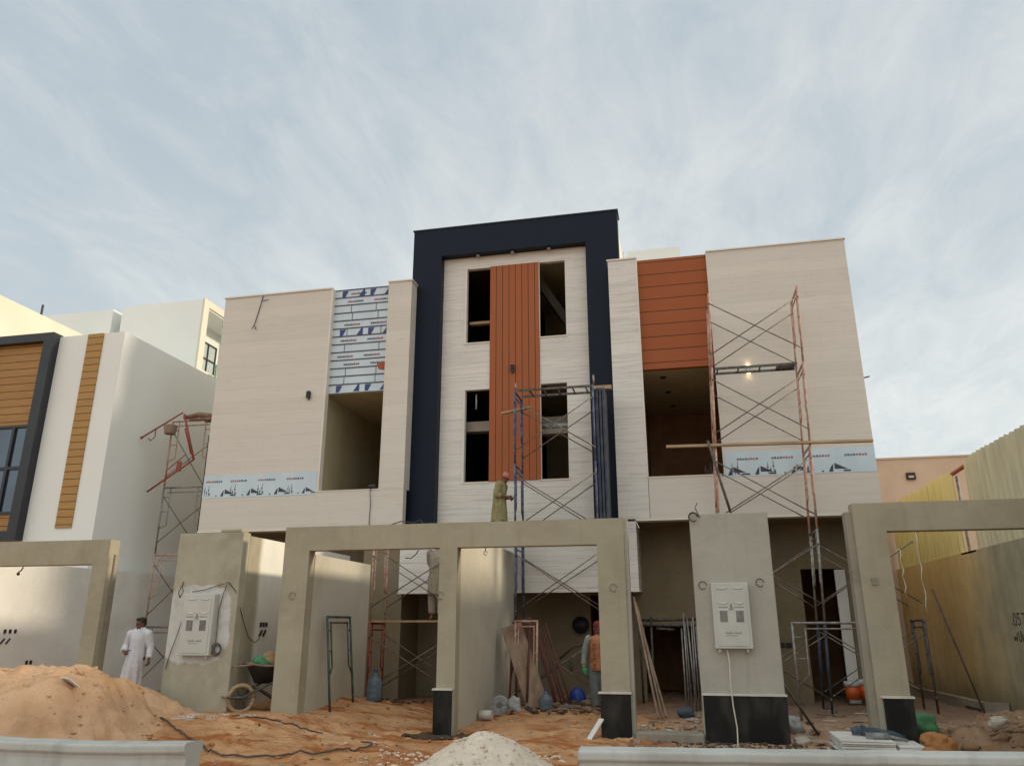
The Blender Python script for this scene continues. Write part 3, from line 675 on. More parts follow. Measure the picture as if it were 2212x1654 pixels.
# ---------------------------------------------------------------- neighbour on the left
QY = 16.4
nb = thing('neighbour_house', 'finished pale grey house at the left edge with dark framed window and oak slats', 'house', (-17, QY, 0))
b = MB(); b.box(-24, -14.0, QY, 30, 0, 9.06); b.build('house_wall', 'nb_wall', nb)
b = MB(); b.box(-15.10, -14.63, QY-.03, QY-.002, 3.92, 9.055); b.build('oak_strip', 'oak_s', nb)
b = MB(); b.slab(-18.3, -16.0, 3.63, 9.12, QY-.24, QY+.1, [(-18.0, -16.28, 3.86, 8.89)]); bevel(b.build('window_surround', 'frame_grey', nb), .01)
b = MB(); b.box(-18.0, -16.28, QY-.06, QY-.003, 6.62, 8.888); b.build('oak_panel', 'oak_h', nb)
b = MB(); b.box(-18.0, -16.28, QY-.06, QY-.003, 3.862, 4.29); b.build('oak_panel', 'oak_h', nb)
b = MB(); b.slab(-18.0, -16.28, 4.29, 6.62, QY-.10, QY-.02, [(-17.95, -17.50, 4.36, 5.44), (-17.95, -17.50, 5.52, 6.55), (-17.42, -16.86, 4.36, 5.44), (-17.42, -16.86, 5.52, 6.55), (-16.78, -16.34, 4.36, 5.44), (-16.78, -16.34, 5.52, 6.55)])
wf = b.build('window_frame', 'frame_grey', nb)
b = MB(); b.box(-17.98, -16.3, QY-.05, QY-.03, 4.3, 6.6); p = b.build('window_pane', 'glass_nb', wf); p.location = (0, 0, 0)
bright = thing('rooftop_block', 'sunlit cream upper block rising above the roof at the far left', 'building', (-24, 19, 0))
b = MB(); b.box(-30, -20.0, 16.2, 30, 9.3, 11.35); b.build('block_wall', 'cream_paint', bright)
bl = thing('background_house', 'grey rooftop block with a slim dark slot behind the left roofs', 'building', (-21, 22, 0))
b = MB(); b.box(-30, -19.42, 22, 32, 0, 12.5); b.build('block_wall', 'nb_wall', bl)
b = MB(); b.box(-19.41, -19.1, 22.6, 30, 0, 12.2); b.build('recess_wall', 'mesh_grey', bl)
b = MB(); b.tube([(-22.6, 22.1, 12.4), (-22.6, 22.1, 13.0)], .04, 6); b.build('roof_pipe', 'wire', bl)
bk = thing('background_house', 'tall grey block with a sunlit open side loggia left of the villa', 'building', (-17.4, 22, 0))
b = MB(); b.box(-19.03, -15.81, 22, 22.25, 0, 12.55); b.box(-19.03, -16.9, 22.25, 32, 0, 12.55); b.box(-16.9, -15.81, 22.25, 32, 0, 9.9)
b.box(-16.9, -15.81, 22.25, 32, 12.3, 12.55); b.box(-16.9, -15.81, 25.2, 32, 9.9, 12.3); b.build('block_wall', 'nb_wall', bk)
b = MB(); b.slab(22.0, 26.0, 9.75, 12.60, -15.80, -15.74, [(22.3, 25.0, 10.05, 12.35)], 0, 'x'); b.build('loggia_frame', 'cream_paint', bk)
b = MB(); b.box(-16.88, -16.86, 22.9, 24.6, 10.6, 11.7, 0); p = b.build('loggia_window', 'blind', bk)
b = MB()
for y in (22.9, 23.5, 24.1, 24.6): b.box(-16.86, -16.82, y-.03, y+.03, 10.6, 11.72)
for z in (10.6, 11.1, 11.7): b.box(-16.86, -16.83, 22.87, 24.63, z-.03, z+.03)
b.build('window_bars', 'wire', bk)
b = MB()
for y in (22.9, 23.3, 23.9):
    b.tube([(-15.6, y, 9.6), (-15.6, y, 11.2 if y == 23.3 else 10.4)], .025, 6)
b.tube([(-15.6, 22.5, 9.9), (-15.6, 24.2, 9.9)], .03, 6); b.tube([(-15.6, 22.6, 9.7), (-15.6, 23.9, 10.4)], .02, 6)
b.tube([(-15.6, 23.0, 11.9), (-15.6, 23.5, 11.9)], .03, 6, 1); b.tube([(-15.6, 23.3, 11.2), (-15.6, 23.3, 11.9)], .02, 6, 1); b.build('green_railing', ['green_paint', 'wire'], bk)

pk = thing('background_house', 'pink rendered house behind the right boundary fence', 'house', (10, 24, 0))
b = MB(); b.box(4.4, 20, 24, 32, 0, 6.25); b.build('house_wall', 'pink', pk)
b = MB(); b.box(6.62, 6.86, 23.93, 23.998, 5.63, 5.83, 0); b.box(6.67, 6.81, 23.92, 23.94, 5.68, 5.74, 1); b.build('wall_outlet', ['black', 'pink'], pk)
b = MB(); b.box(4.38, 20, 23.97, 24.2, 6.25, 6.30); b.build('parapet_cap', 'pink', pk)

# ---------------------------------------------------------------- right boundary
yw = tag(MB().box(6.0, 6.2, 3, 23.98, -.3, 3.10).build('boundary_wall', 'yellow'), 'stained yellow and grey boundary wall along the right side with painted graffiti', 'wall')  # near end runs on out of view, added to shade the barrier and heap
def stroke(b, pts, w, X):
    for p, q in zip(pts, pts[1:]):
        (a, c), (d, e) = p, q; L = math.hypot(d-a, e-c) or 1; nxv, nzv = -(e-c)/L*w/2, (d-a)/L*w/2
        b.add([(X, a+nxv, c+nzv), (X, d+nxv, e+nzv), (X, d-nxv, e-nzv), (X, a-nxv, c-nzv)], [(0, 1, 2, 3)])
b = MB()
gl = {'0': [(0, .1), (.03, .2), (.1, .2), (.12, .1), (.1, 0), (.03, 0), (0, .1)], '5': [(.12, .2), (.02, .2), (.01, .12), (.09, .12), (.12, .05), (.06, 0), (0, .02)], '7': [(0, .2), (.13, .2), (.05, 0)], '.': [(0, .0), (.03, .03)],
      's': [(0, .1), (.03, .02), (.08, .10), (.12, .02), (.16, .16)], 'n': [(0, .18), (.02, .02), (.08, .02), (.1, .2), (.16, .0), (.2, .14)]}
Y = 16.55
for ch, w in (('.', .06), ('0', .16), ('5', .17), ('7', .16), ('0', .16), ('5', .16), ('5', .16)):
    stroke(b, [(Y-a*1.1, 1.62+c*1.0) for a, c in gl[ch]], .026, 5.996); Y -= w*1.15
Y = 16.62
for ch, w in (('s', .2), ('n', .25), ('s', .22), ('n', .24), ('s', .2)):
    stroke(b, [(Y-a*1.2, 1.32+c*1.0) for a, c in gl[ch]], .028, 5.996); Y -= w*1.2
b.build('graffiti', 'black', yw)
def corrugated(name, y0, y1, z0, z1f, mat, parent, X=6.06):
    b = MB(); n = int((y1-y0)/.03); vs = []
    for i in range(n+1):
        y = y0+(y1-y0)*i/n; ph = (y % .24)/.24; d = .028 if ph < .38 else (-.028 if .5 < ph < .88 else 0)
        zt = z1f(y)+.012*math.floor(y/.96 % 3)
        for dx in (0, .004): vs += [(X-d+dx, y, z0), (X-d+dx, y, zt)]
    fs = []
    for i in range(n):
        a = i*4; c = a+4; fs += [(a, a+1, c+1, c), (a+2, c+2, c+3, a+3), (a+1, a+3, c+3, c+1)]
    b.add(vs, fs); return b.build(name, mat, parent)
cf = thing('corrugated_fence', 'tall corrugated metal sheet hoarding on top of the yellow boundary wall', 'fence', (6.06, 16, 3.1))
corrugated('sheet', 3, 17.75, 3.08, lambda y: 4.97, 'corr', cf)  # unseen near stretch added to keep sun off the barrier and heap
corrugated('sheet', 18.62, 23.9, 3.08, lambda y: 4.88, 'corr_y', cf)
b = MB(); b.tube([(6.12, 17.5, 4.88), (6.12, 18.9, 4.84)], .045, 8); b.build('rail', 'rust', cf)
for z in (3.4, 4.6): MB().tube([(6.14, 9, z), (6.14, 17.6, z)], .03, 6).build('rail', 'pipe_grey', cf)
for y in (10, 12, 14, 16, 17.7, 18.7, 20.5, 22.5): MB().tube([(6.20, y, 2.8), (6.20, y, 4.8)], .03, 6).build('post', 'pipe_grey', cf)
b = MB(); b.box(6.0, 6.02, 17.74, 18.64, 3.06, 3.10); b.build('sill', 'rust', cf)
kb = thing('planter_kerb', 'low concrete planter kerb at the foot of the yellow wall', 'kerb', (5.6, 20, 0))
b = MB(); b.beam((5.25, 23.2, .02), (5.62, 17.6, .02), .14, .34); b.beam((5.62, 17.6, .02), (6.0, 17.45, .02), .14, .34); b.build('kerb_wall', 'mesh_grey', kb)
b = MB(); b.box(5.5, 6.0, 17.6, 23.2, -.1, .07); b.build('planter_soil', 'soil_and_pit_shade', kb)

# ---------------------------------------------------------------- street wall
GY = 12.7
def ring(b, x, y, z, r=.058):
    b.tube([(x+r*cos(t*pi/8), y-.012, z+r*sin(t*pi/8)) for t in range(15)], .0055, 6)
dg = thing('gate_frame', 'double cement gate frame with three legs in the middle of the street wall', 'gate frame', (-3.8, GY, 0))
b = MB(); b.slab(-6.85, -.86, 2.885, 3.30, GY, GY+.24); b.slab(-6.85, -6.37, -.4, 2.885, GY, GY+.24); b.slab(-3.97, -3.66, -.4, 2.885, GY, GY+.24); b.slab(-1.30, -.86, -.4, 2.885, GY, GY+.24)
o = b.build('frame', 'plaster', dg)
b = MB(); b.box(-.86, -.80, GY+.05, GY+.28, -.4, 3.29); b.build('jamb', 'plaster2', dg)
b = MB(); b.box(-4.00, -3.70, GY-.05, GY+.04, -.12, .63); bevel(b.build('black_base', 'black_stone', dg), .006)
b = MB(); b.box(-4.02, -3.68, GY-.07, GY+.05, .632, .66); bevel(b.build('base_cap', 'stone_cap', dg), .004)
b = MB(); b.box(-4.0, -3.7, GY-.06, GY+.03, -.15, -.122); b.build('base_plinth', 'stone_cap', dg)
b = MB(); b.box(-1.32, -.86, GY-.05, GY+.04, -.10, .62); bevel(b.build('black_base', 'black_stone', dg), .006)
b = MB(); b.box(-1.35, -.84, GY-.07, GY+.05, .622, .65); bevel(b.build('base_cap', 'stone_cap', dg), .004)
b = MB(); ring(b, -6.62, GY, 2.12); ring(b, -1.06, GY, 2.20); ring(b, -3.94, GY, 2.10); b.build('cable_ring', 'mesh_grey', dg)
b = MB(); b.tube([(-4.38, GY+.1, 2.86), (-4.42, GY+.06, 2.78), (-4.50, GY+.05, 2.72), (-4.60, GY+.05, 2.73)], .009, 6); b.tube([(-4.9, GY+.1, 3.31), (-4.7, GY+.08, 3.36), (-4.5, GY+.08, 3.33), (-4.36, GY+.08, 3.37), (-4.3, GY+.06, 3.3)], .009, 6)
b.tube([(-3.2, GY+.12, 2.9), (-3.2, GY+.12, 2.82)], .008, 6); ring(b, -3.2, GY+.14, 2.79, .03); b.build('loose_cable', 'wire', dg)
mr = thing('meter_wall', 'cement wall panel with black stone base carrying a meter box, right of the doorway', 'wall', (.8, GY, 0))
b = MB(); b.box(.20, 1.40, GY-.02, GY+.26, -.4, 3.33); bevel(b.build('pier', 'plaster2', mr), .012)
b = MB(); b.box(.22, 1.41, GY-.07, GY+.02, -.08, .625); bevel(b.build('black_base', 'black_stone', mr), .006)
b = MB(); b.box(.20, 1.42, GY-.09, GY+.0, .627, .655); bevel(b.build('base_cap', 'stone_cap', mr), .004)
b = MB(); ring(b, .33, GY-.02, 2.22); ring(b, 1.19, GY-.02, 2.25)
for k in range(3): ring(b, .26, GY-.05-.02*k, 3.27, .06+.008*k)
b.tube([(.36, GY-.05, 3.26), (.30, GY-.05, 3.42), (.34, GY-.04, 3.5)], .008, 6); b.build('cable_ring', 'hose', mr)
lp = thing('meter_wall', 'cement pillar with white filler patches carrying a meter box, left of the wheelbarrow', 'wall', (-8.3, GY, 0))
b = MB(); b.box(-8.96, -7.66, GY-.02, GY+.22, -.1, 3.235); bevel(b.build('pier', 'pillar', lp), .012)
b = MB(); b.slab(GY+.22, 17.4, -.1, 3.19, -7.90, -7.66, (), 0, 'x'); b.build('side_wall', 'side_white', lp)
b = MB(); b.box(-8.15, -7.72, GY-.0, GY+.24, 3.237, 3.30); bevel(b.build('mortar_cap', 'plaster', lp), .02)
b = MB(); b.tube([(-8.8, GY-.03, 2.10), (-8.84, GY-.035, 2.20), (-8.79, GY-.03, 2.30), (-8.74, GY-.035, 2.22), (-8.80, GY-.03, 2.10)], .006, 6)
b.tube([(-8.78, GY-.03, 2.30), (-8.76, GY-.04, 2.38)], .008, 6); b.build('cable_ring', 'hose', lp)
for k in range(3): MB().box(-7.662, -7.64, 13.52+k*.1, 13.57+k*.1, 1.60, 1.68).build('socket_box', 'black', lp)
for k in range(2): MB().beam((-7.655, 13.52+k*.13, 1.44), (-7.655, 13.60+k*.13, 1.54), .05, .03).build('wall_slot', 'black', lp)
rg = thing('gate_frame', 'cement gate frame at the right edge of the street wall', 'gate frame', (3.9, GY, 0))
b = MB(); b.slab(2.66, 6.0, 2.99, 3.42, GY, GY+.26); b.slab(2.66, 3.11, -.4, 2.99, GY, GY+.26); b.build('frame', 'plaster', rg)
b = MB(); b.box(2.56, 2.66, GY+.08, GY+.30, -.4, 3.3); b.build('jamb', 'mesh_grey', rg)
b = MB(); b.box(2.735, 3.13, GY-.05, GY+.04, -.10, .625); bevel(b.build('black_base', 'black_stone', rg), .006)
b = MB(); b.box(2.71, 3.15, GY-.07, GY+.05, .627, .655); bevel(b.build('base_cap', 'stone_cap', rg), .004)
b = MB(); b.box(2.80, 2.88, GY-.02, GY-.001, 2.2, 2.3); b.build('filler_patch', 'mesh_grey', rg)
lg = thing('gate_frame', 'cement gate frame at the left edge behind the sand heap', 'gate frame', (-11.5, GY, 0))
b = MB(); b.slab(-16, -10.42, 2.72, 3.17, GY, GY+.26); b.slab(-10.74, -10.42, -.3, 2.72, GY, GY+.26); bevel(b.build('frame', 'plaster', lg), .008)
b = MB(); b.box(-10.419, -10.38, GY+.14, GY+.24, -.3, 2.9); b.build('jamb', 'mesh_grey', lg)
b = MB(); b.tube([(-12.35, GY+.1, 2.70), (-12.37, GY+.08, 2.63), (-12.42, GY+.08, 2.60)], .012, 6); b.ell((-12.42, GY+.08, 2.57), .03); b.build('hanging_bulb_holder', 'wire', lg)
lw = thing('yard_wall', 'white plastered yard wall with black sockets seen through the left gate', 'wall', (-13.6, 17, 0))
b = MB(); b.slab(GY+.4, 26, -.2, 2.9, -13.85, -13.62, (), 0, 'x'); b.build('wall_face', 'white_pl', lw)
for k in range(3): MB().box(-13.64, -13.60, 13.92+k*.13, 13.97+k*.13, 1.47, 1.55).build('socket_box', 'black', lw)
for k in range(2): MB().beam((-13.625, 13.88+k*.14, 1.27), (-13.625, 13.97+k*.14, 1.37), .04, .03).build('wall_slot', 'black', lw)
for k in range(2): MB().box(-13.64, -13.60, 14.62+k*.11, 14.67+k*.11, .84, .92).build('socket_box', 'black', lw)
w1 = tag(MB().slab(GY+.26, 15.55, -.3, 2.84, -6.60, -6.37, (), 0, 'x').build('yard_wall', 'plaster3'), 'bare cement yard wall behind the left opening of the double gate', 'wall')
w2 = tag(MB().slab(GY+.26, 17.48, -.3, 3.19, -3.92, -3.69, (), 0, 'x').build('yard_wall', 'plaster3'), 'bare cement yard wall behind the middle leg of the double gate', 'wall')
st = tag(MB().box(-.80, .20, GY-.12, GY+.22, -.3, .10).build('door_step', 'mesh_grey'), 'rough grey concrete step between the double gate and the meter wall', 'step'); bevel(st, .02)

def meter_box(x, z, w, h, label):
    r = thing('meter_box', label, 'meter box', (x+w/2, GY-.02, z)); y = GY-.02
    b = MB(); b.box(x, x+w, y-.14, y, z, z+h); bevel(b.build('case', 'meter', r), .012, 3)
    b = MB(); b.box(x+w*.08, x+w*.92, y-.148, y-.141, z+h*.04, z+h*.93); bevel(b.build('door', 'meter', r), .004)
    for k in (0, 1):
        cx_ = x+w*(.285+.43*k)
        b = MB(); b.box(cx_-w*.1, cx_+w*.1, y-.153, y-.1485, z+h*.40, z+h*.565); b.build('window', 'meter_w', r)
        b = MB(); b.box(cx_-w*.13, cx_+w*.13, y-.155, y-.1486, z+h*.575, z+h*.60)
        b.add([(cx_+w*.14*cos(t*pi/8), y-.151, z+h*.70-w*.05*sin(t*pi/8)) for t in range(9)], [tuple(range(9))])
        b.add([(cx_+w*.14*cos(t*pi/8), y-.151, z+h*.92-w*.035*sin(t*pi/8)) for t in range(9)], [tuple(range(9))]); b.build('relief', 'meter_l', r)
        b = MB(); b.tube([(cx_+w*.14*cos(t*pi/8), y-.151, z+h*.70-w*.055*sin(t*pi/8)) for t in range(9)], .003, 5)
        b.tube([(cx_+w*.14*cos(t*pi/8), y-.151, z+h*.915-w*.035*sin(t*pi/8)) for t in range(9)], .003, 5)
        for q in range(5): b.box(cx_-w*.12+q*w*.05, cx_-w*.09+q*w*.05, y-.1535, y-.1515, z+h*.612, z+h*.632)
        b.build('lettering', 'print', r)
    b = MB(); cx_ = x+w/2; zc = z+h*.62
    for s in (-1, 1): b.beam((cx_+s*w*.045, y-.15, zc-.03), (cx_, y-.15, zc+.055), .012, .006)
    b.beam((cx_-w*.05, y-.15, zc-.03), (cx_+w*.05, y-.15, zc-.03), .014, .006); b.beam((cx_, y-.15, zc-.02), (cx_, y-.15, zc+.02), .01, .006); b.build('emblem', 'print', r)
    b = MB()
    for q in range(10):
        if q != 5: b.box(x+w*.30+q*w*.043, x+w*.33+q*w*.043, y-.152, y-.1484, z+h*.225, z+h*(.243 if q % 3 else .25))
    b.box(x+w*.30, x+w*.62, y-.152, y-.1484, z+h*.195, z+h*.20); b.build('lettering', 'print', r)
    b = MB()
    for q in (.12, .86): b.tube([(x+w*q, y-.08, z), (x+w*q, y-.08, z-.05)], .022, 8)
    b.build('cable_gland', 'meter_l', r); return r
meter_box(.45, 1.29, .55, .96, 'white double meter box on the wall right of the doorway')
meter_box(-8.62, 1.13, .60, 1.03, 'white double meter box on the pillar with white filler patches')
b = MB(); x0 = .62
pts = [(x0, GY-.10, 1.27), (x0+.02, GY-.11, 1.1), (x0+.01, GY-.10, .8), (x0+.02, GY-.13, .5), (x0+.05, GY-.15, .2), (x0+.04, GY-.2, .0), (x0+.02, GY-.3, -.06)]
tag(b.tube(pts, .010, 8).build('cable', 'rope'), 'thin white cable hanging from the right meter box to the ground', 'cable')
b = MB(); b.tube([(-8.55, GY-.05, 2.20), (-8.3, GY-.06, 2.23), (-8.0, GY-.05, 2.32), (-7.86, GY-.06, 2.36), (-7.93, GY-.05, 2.15), (-7.98, GY-.05, 1.9), (-7.98, GY-.05, 1.5), (-7.97, GY-.05, 1.28)], .007, 6)
for k in range(4):
    r = .055+.014*k
    b.tube([(-7.93+r*cos(t*pi/8), GY-.05-.012*k, 1.23+r*1.15*sin(t*pi/8)) for t in range(17)], .006, 6)
b.tube([(-8.66, GY-.05, 1.8), (-8.78, GY-.05, 1.35), (-8.84, GY-.04, 1.2), (-8.9, GY-.04, .9)], .006, 6)
tag(b.build('cable', 'hose'), 'dark coiled cable hanging round the meter box on the left pillar', 'cable')
b = MB(); b.tube([(-7.86, GY-.03, 2.36), (-7.70, GY-.03, 2.2), (-7.63, 12.9, 1.7), (-7.62, 13.1, 1.42), (-7.6, 13.3, 1.33), (-7.62, 13.5, 1.40)], .007, 6)
tag(b.build('cable', 'wire'), 'thin black wire drooping from the left pillar to the wall sockets', 'cable')
# ---------------------------------------------------------------- scaffolds
PR = .023
def frame_mb(b, x, D, z, h, lean=0, inner=True, leg=None):
    """one welded walk-through frame standing across x: two legs, head bar, inner arch with rungs"""
    X = lambda zz: x+lean*zz
    for y in (0, D): b.tube([(X(z), y, z), (X(z+h), y, z+h)], PR, 8)
    b.tube([(X(z+h-.03), 0, z+h-.03), (X(z+h-.03), D, z+h-.03)], PR, 8)
    if inner:
        for y0, s in ((0, 1), (D, -1)):
            yi = y0+s*D*.17
            b.tube([(X(z+h), yi, z+h-.04), (X(z+h*.5), yi, z+h*.42), (X(z+h*.36), y0+s*.02, z+h*.36)], PR*.7, 6)
            for zz in (.62, .84): b.tube([(X(z+h*zz), y0, z+h*zz), (X(z+h*zz), yi, z+h*zz)], PR*.6, 6)
        b.tube([(X(z+h), D*.1, z+h-.16), (X(z+h), D*.9, z+h-.16)], PR*.7, 6)
def scaffold(label, loc, rz, W, D, levels, mats, lean=0, group='tubular scaffold towers', jit=3, top_brace=True, skip=(), inner=True):
    r = thing('scaffold_tower', label, 'scaffold', loc, rz, group); rg_ = random.Random(jit)
    for i in range(len(levels)-1):
        z, h = levels[i], levels[i+1]-levels[i]-.012
        for k, x in enumerate((0, W)):
            if (i, k) in skip: continue
            b = MB(); frame_mb(b, x, D, z, h, lean, inner); b.build('frame', mats[(i*2+k) % len(mats)], r, local=True)
        for y in (-.012, D+.012):
            if (i == len(levels)-2) and not top_brace: continue
            a, c = z+h*.16+rg_.uniform(-.03, .03), z+h*.84+rg_.uniform(-.03, .03)
            for (p, q, o) in ((a, c, 0), (c, a, .018)):
                b = MB(); yy = y+(o if y > 0 else -o); b.tube([(lean*p, yy, p), (W+lean*q, yy, q)], .0125, 6)
                for e, ez in ((0, p), (W, q)): b.ell((e+lean*ez, yy, ez), .022, 8, 5)
                b.build('cross_brace', 'brace', r, local=True)
    for x in (0, W):
        for y in (0, D):
            b = MB(); b.lathe([(0, 0), (.06, 0), (.06, .01), (.02, .02), (.018, levels[0]+.02)], 10, 0, (x, y, 0))
            b.build('base_jack', 'pipe_dark', r, local=True)
    return r
L5 = [.05, 1.71, 3.46, 5.17, 6.96, 8.70]
s1 = scaffold('tall scaffold tower of worn pink pipes in front of the right wing', (.72, 16.3, .0), 0, 1.88, .95, L5, ['pipe_slate', 'pipe_slate', 'pipe_grey', 'pipe_grey', 'pipe_pink', 'pipe_pink', 'pipe_pink', 'pipe_pink', 'pipe_pink', 'pipe_pink'], lean=.034)
b = MB()
for y in (.05, .42): b.beam((.28, y, 6.93), (2.0, y, 6.93), .03, .05)
for x in (.36, .8, 1.25, 1.7, 1.95): b.beam((x, .05, 6.93), (x, .42, 6.93), .03, .03)
b.box(1.6, 1.98, .06, .41, 6.93, 6.96, 0); b.build('platform', 'pipe_dark', s1, local=True)
scaffold('short dark scaffold bay beside the right gate, lower than the pink tower', (2.74, 16.75, 0), 0, 1.80, .9, [.05, 1.75, 3.45], ['pipe_dark'], jit=5, skip=((0, 0), (1, 0), (1, 1)))
s2 = scaffold('blue scaffold tower in front of the navy framed centre', (-3.44, 16.5, .0), .0, 1.80, .88, [.05, 1.66, 3.36, 5.07, 6.80], ['pipe_blue'], lean=-.004, jit=9)
for ch in s2.children:
    if ch.name.startswith('frame') and abs(ch.data.vertices[0].co.z-.05) < .05 and ch.data.vertices[0].co.x < .5: ch.data.materials[0] = MT['pipe_red']
b = MB()
for y in (.1, .62): b.beam((.02, y, 6.80), (1.78, y, 6.80), .035, .05)
for x in (.3, .62, .95, 1.3, 1.6): b.beam((x, .1, 6.80), (x, .62, 6.80), .025, .035)
b.build('platform', 'pipe_dark', s2, local=True)
b = MB()
b.tube([(1.8, 0, 6.8), (1.8, 0, 7.02)], .02, 8, 0); b.tube([(0, 0, 6.8), (0, 0, 6.95)], .02, 8, 0)
b.build('coupling_pin', 'pipe_grey', s2, local=True)
for x in (1.83, 1.90, 1.97): MB().box(x, x+.05, .12, .8, 3.4, 6.75).build('stacked_frame', 'pipe_slate', s2, local=True)
s3 = scaffold('tall thin scaffold tower between the villa and the neighbouring house', (-13.2, 17.75, 0), pi/2, 1.7, -1.22, [.05, 1.62, 3.38, 5.12, 6.92], ['pipe_grey', 'pipe_dark', 'pipe_pink', 'pipe_dark'], jit=12)
s4 = scaffold('reddish scaffold behind the left opening of the double gate', (-6.46, 15.9, .1), 0, 1.8, .85, [.0, 1.60, 3.25], ['pipe_red', 'pipe_red', 'pipe_pink', 'pipe_pink'], jit=15)
b = MB(); b.tube([(.74, 16.15, 5.30), (1.15, 16.2, 3.5)], .028, 8); tag(b.build('rod', 'pipe_dark'), 'slanted dark rod tied to the lower left of the pink scaffold tower', 'rod')
# planks and boards
def plank(name, label, p, q, w=.22, t=.04, mat='plank', cat='plank', group=None, up=(0, 0, 1)):
    b = MB(); b.beam((0, 0, 0), Vector(q)-Vector(p), w, t, up=up); o = b.build(name, mat); o.location = p; bevel(o, .005, 1); return tag(o, label, cat, group)
plank('plank', 'long timber plank lying across the pink scaffold tower', (-.12, 16.28, 5.24), (3.98, 16.28, 5.17), .09, .055)
plank('plank', 'thin plank resting beside the blue scaffold over the rust boards', (-3.98, 17.5, 6.52), (-3.2, 17.2, 6.55), .1, .05)
plank('plank', 'short plank end sticking out right of the blue scaffold top', (-1.7, 17.0, 6.86), (-1.28, 17.0, 6.86), .12, .09)
plank('plank', 'plank platform the man with his back turned stands on', (-6.68, 16.1, 1.70), (-4.3, 16.1, 1.70), .42, .04)
plank('plank', 'plank platform under the worker with the pink cap', (-5.1, 16.75, 3.30), (-3.0, 16.75, 3.36), .36, .045)
plank('plank', 'slanted timber leaning in the doorway shade left of the middle gate leg', (-4.95, 16.2, 1.20), (-4.1, 14.6, .2), .05, .05, 'plank_old')
b = MB(); b.beam((-12.4, 17.9, 6.95), (-11.55, 18.2, 6.98), .5, .06); b.beam((-12.6, 17.6, 6.92), (-11.9, 17.6, 6.90), .06, .12)
b.tube([(-12.75, 17.6, 6.93), (-12.3, 17.55, 6.99), (-11.9, 17.62, 6.94), (-11.5, 17.7, 6.98)], .06, 8)
tag(b.build('plank', 'plank_old'), 'old brown board on top of the left scaffold tower', 'plank')
b = MB(); p = [(-13.9, 17.5, 6.42), (-12.75, 17.5, 7.05)]; b.tube(p, .022, 8); b.tube([(-13.7, 17.5, 6.40), (-13.62, 17.5, 6.32), (-13.5, 17.5, 6.42), (-13.5, 17.5, 6.62)], .014, 6); b.ell(p[0], .04)
b.tube([(-13.5, 17.5, 4.95), (-12.25, 17.5, 5.75)], .026, 8); b.tube([(-12.7, 17.5, 7.0), (-12.25, 17.5, 5.75)], .03, 8); b.tube([(-12.62, 17.5, 6.6), (-12.35, 17.5, 5.9)], .02, 8)
b.box(-12.72, -12.60, 17.48, 17.52, 5.45, 5.72); b.tube([(-13.0, 17.5, 5.27), (-13.0, 17.5, 5.5), (-12.5, 17.5, 5.9)], .014, 6)
tag(b.build('broken_frame', 'pipe_red'), 'red scaffold frame hooked aslant on the left scaffold tower', 'scaffold frame')
b = MB(); b.lathe([(0, 0), (.13, 0), (.17, .22), (.18, .22), (.14, -.01)], 16); o = b.build('bucket', 'plank_old'); o.location = (-13.1, 17.55, 6.50); tag(o, 'small pale bucket hanging at the top of the left scaffold tower', 'bucket')

def leaning(label, p, q, ang, h, w, mat, name='portal_frame', cat='scaffold frame', group='loose scaffold frames'):
    """loose frame: foot line from p to q, leaning by ang about that line"""
    p, q = Vector(p), Vector(q); d = (q-p).normalized(); L = (q-p).length
    b = MB()
    def P(u, v): return (u, 0, v)
    for u in (0, L): b.tube([P(u, 0), P(u, h)], PR, 8)
    b.tube([P(0, h-.02), P(L, h-.02)], PR, 8); b.tube([P(L*.12, h-.12), P(L*.88, h-.12)], PR*.7, 6)
    for u, s in ((0, 1), (L, -1)):
        b.tube([P(u+s*L*.14, h-.1), P(u+s*L*.14, h*.45), P(u+s*.01, h*.36)], PR*.7, 6)
        for v in (.62, .84): b.tube([P(u, h*v), P(u+s*L*.14, h*v)], PR*.6, 6)
    o = b.build(name, mat); o.location = p
    o.rotation_euler = Matrix.Rotation(math.atan2(d.y, d.x), 3, 'Z').to_euler()
    m = Matrix.Rotation(math.atan2(d.y, d.x), 3, 'Z') @ Matrix.Rotation(ang, 3, 'X'); o.rotation_euler = m.to_euler()
    return tag(o, label, cat, group)
leaning('dark green scaffold frame leaning on the yard wall in the left opening', (-6.08, 13.35, .2), (-6.08, 14.35, .15), radians(-6), 1.60, .9, 'pipe_green')
leaning('grey scaffold frame standing across the yard entrance beside the meter wall', (1.95, 15.55, .0), (3.50, 15.5, .0), radians(3), 1.68, .9, 'pipe_grey')
leaning('red scaffold frame leaning over the boards in the middle opening', (-3.30, 15.6, .1), (-2.85, 15.55, .1), radians(-4), 1.62, .9, 'pipe_pink')
leaning('second red scaffold frame slanted on the wide board', (-3.35, 15.4, .15), (-2.98, 15.2, .15), radians(-22), 1.7, .9, 'pipe_oldred').rotation_euler.rotate_axis('Y', radians(-14))
plank('board', 'wide grey brown board leaning on the middle yard wall', (-3.40, 15.8, 1.62), (-2.75, 15.3, .1), .42, .03, 'plank_old', 'board', up=(.3, -1, .1))
rg2 = random.Random(8)
b = MB()
for k in range(7):
    x = -2.95+.05*k; b.tube([(x-.15, 16.4, 1.7-rg2.uniform(0, .2)), (x+.38+rg2.uniform(-.1, .1), 15.9, .05)], .018, 6)
tag(b.build('pipe_bundle', 'pipe_oldred'), 'bundle of dark red pipes leaning behind the boards in the middle opening', 'pipes')
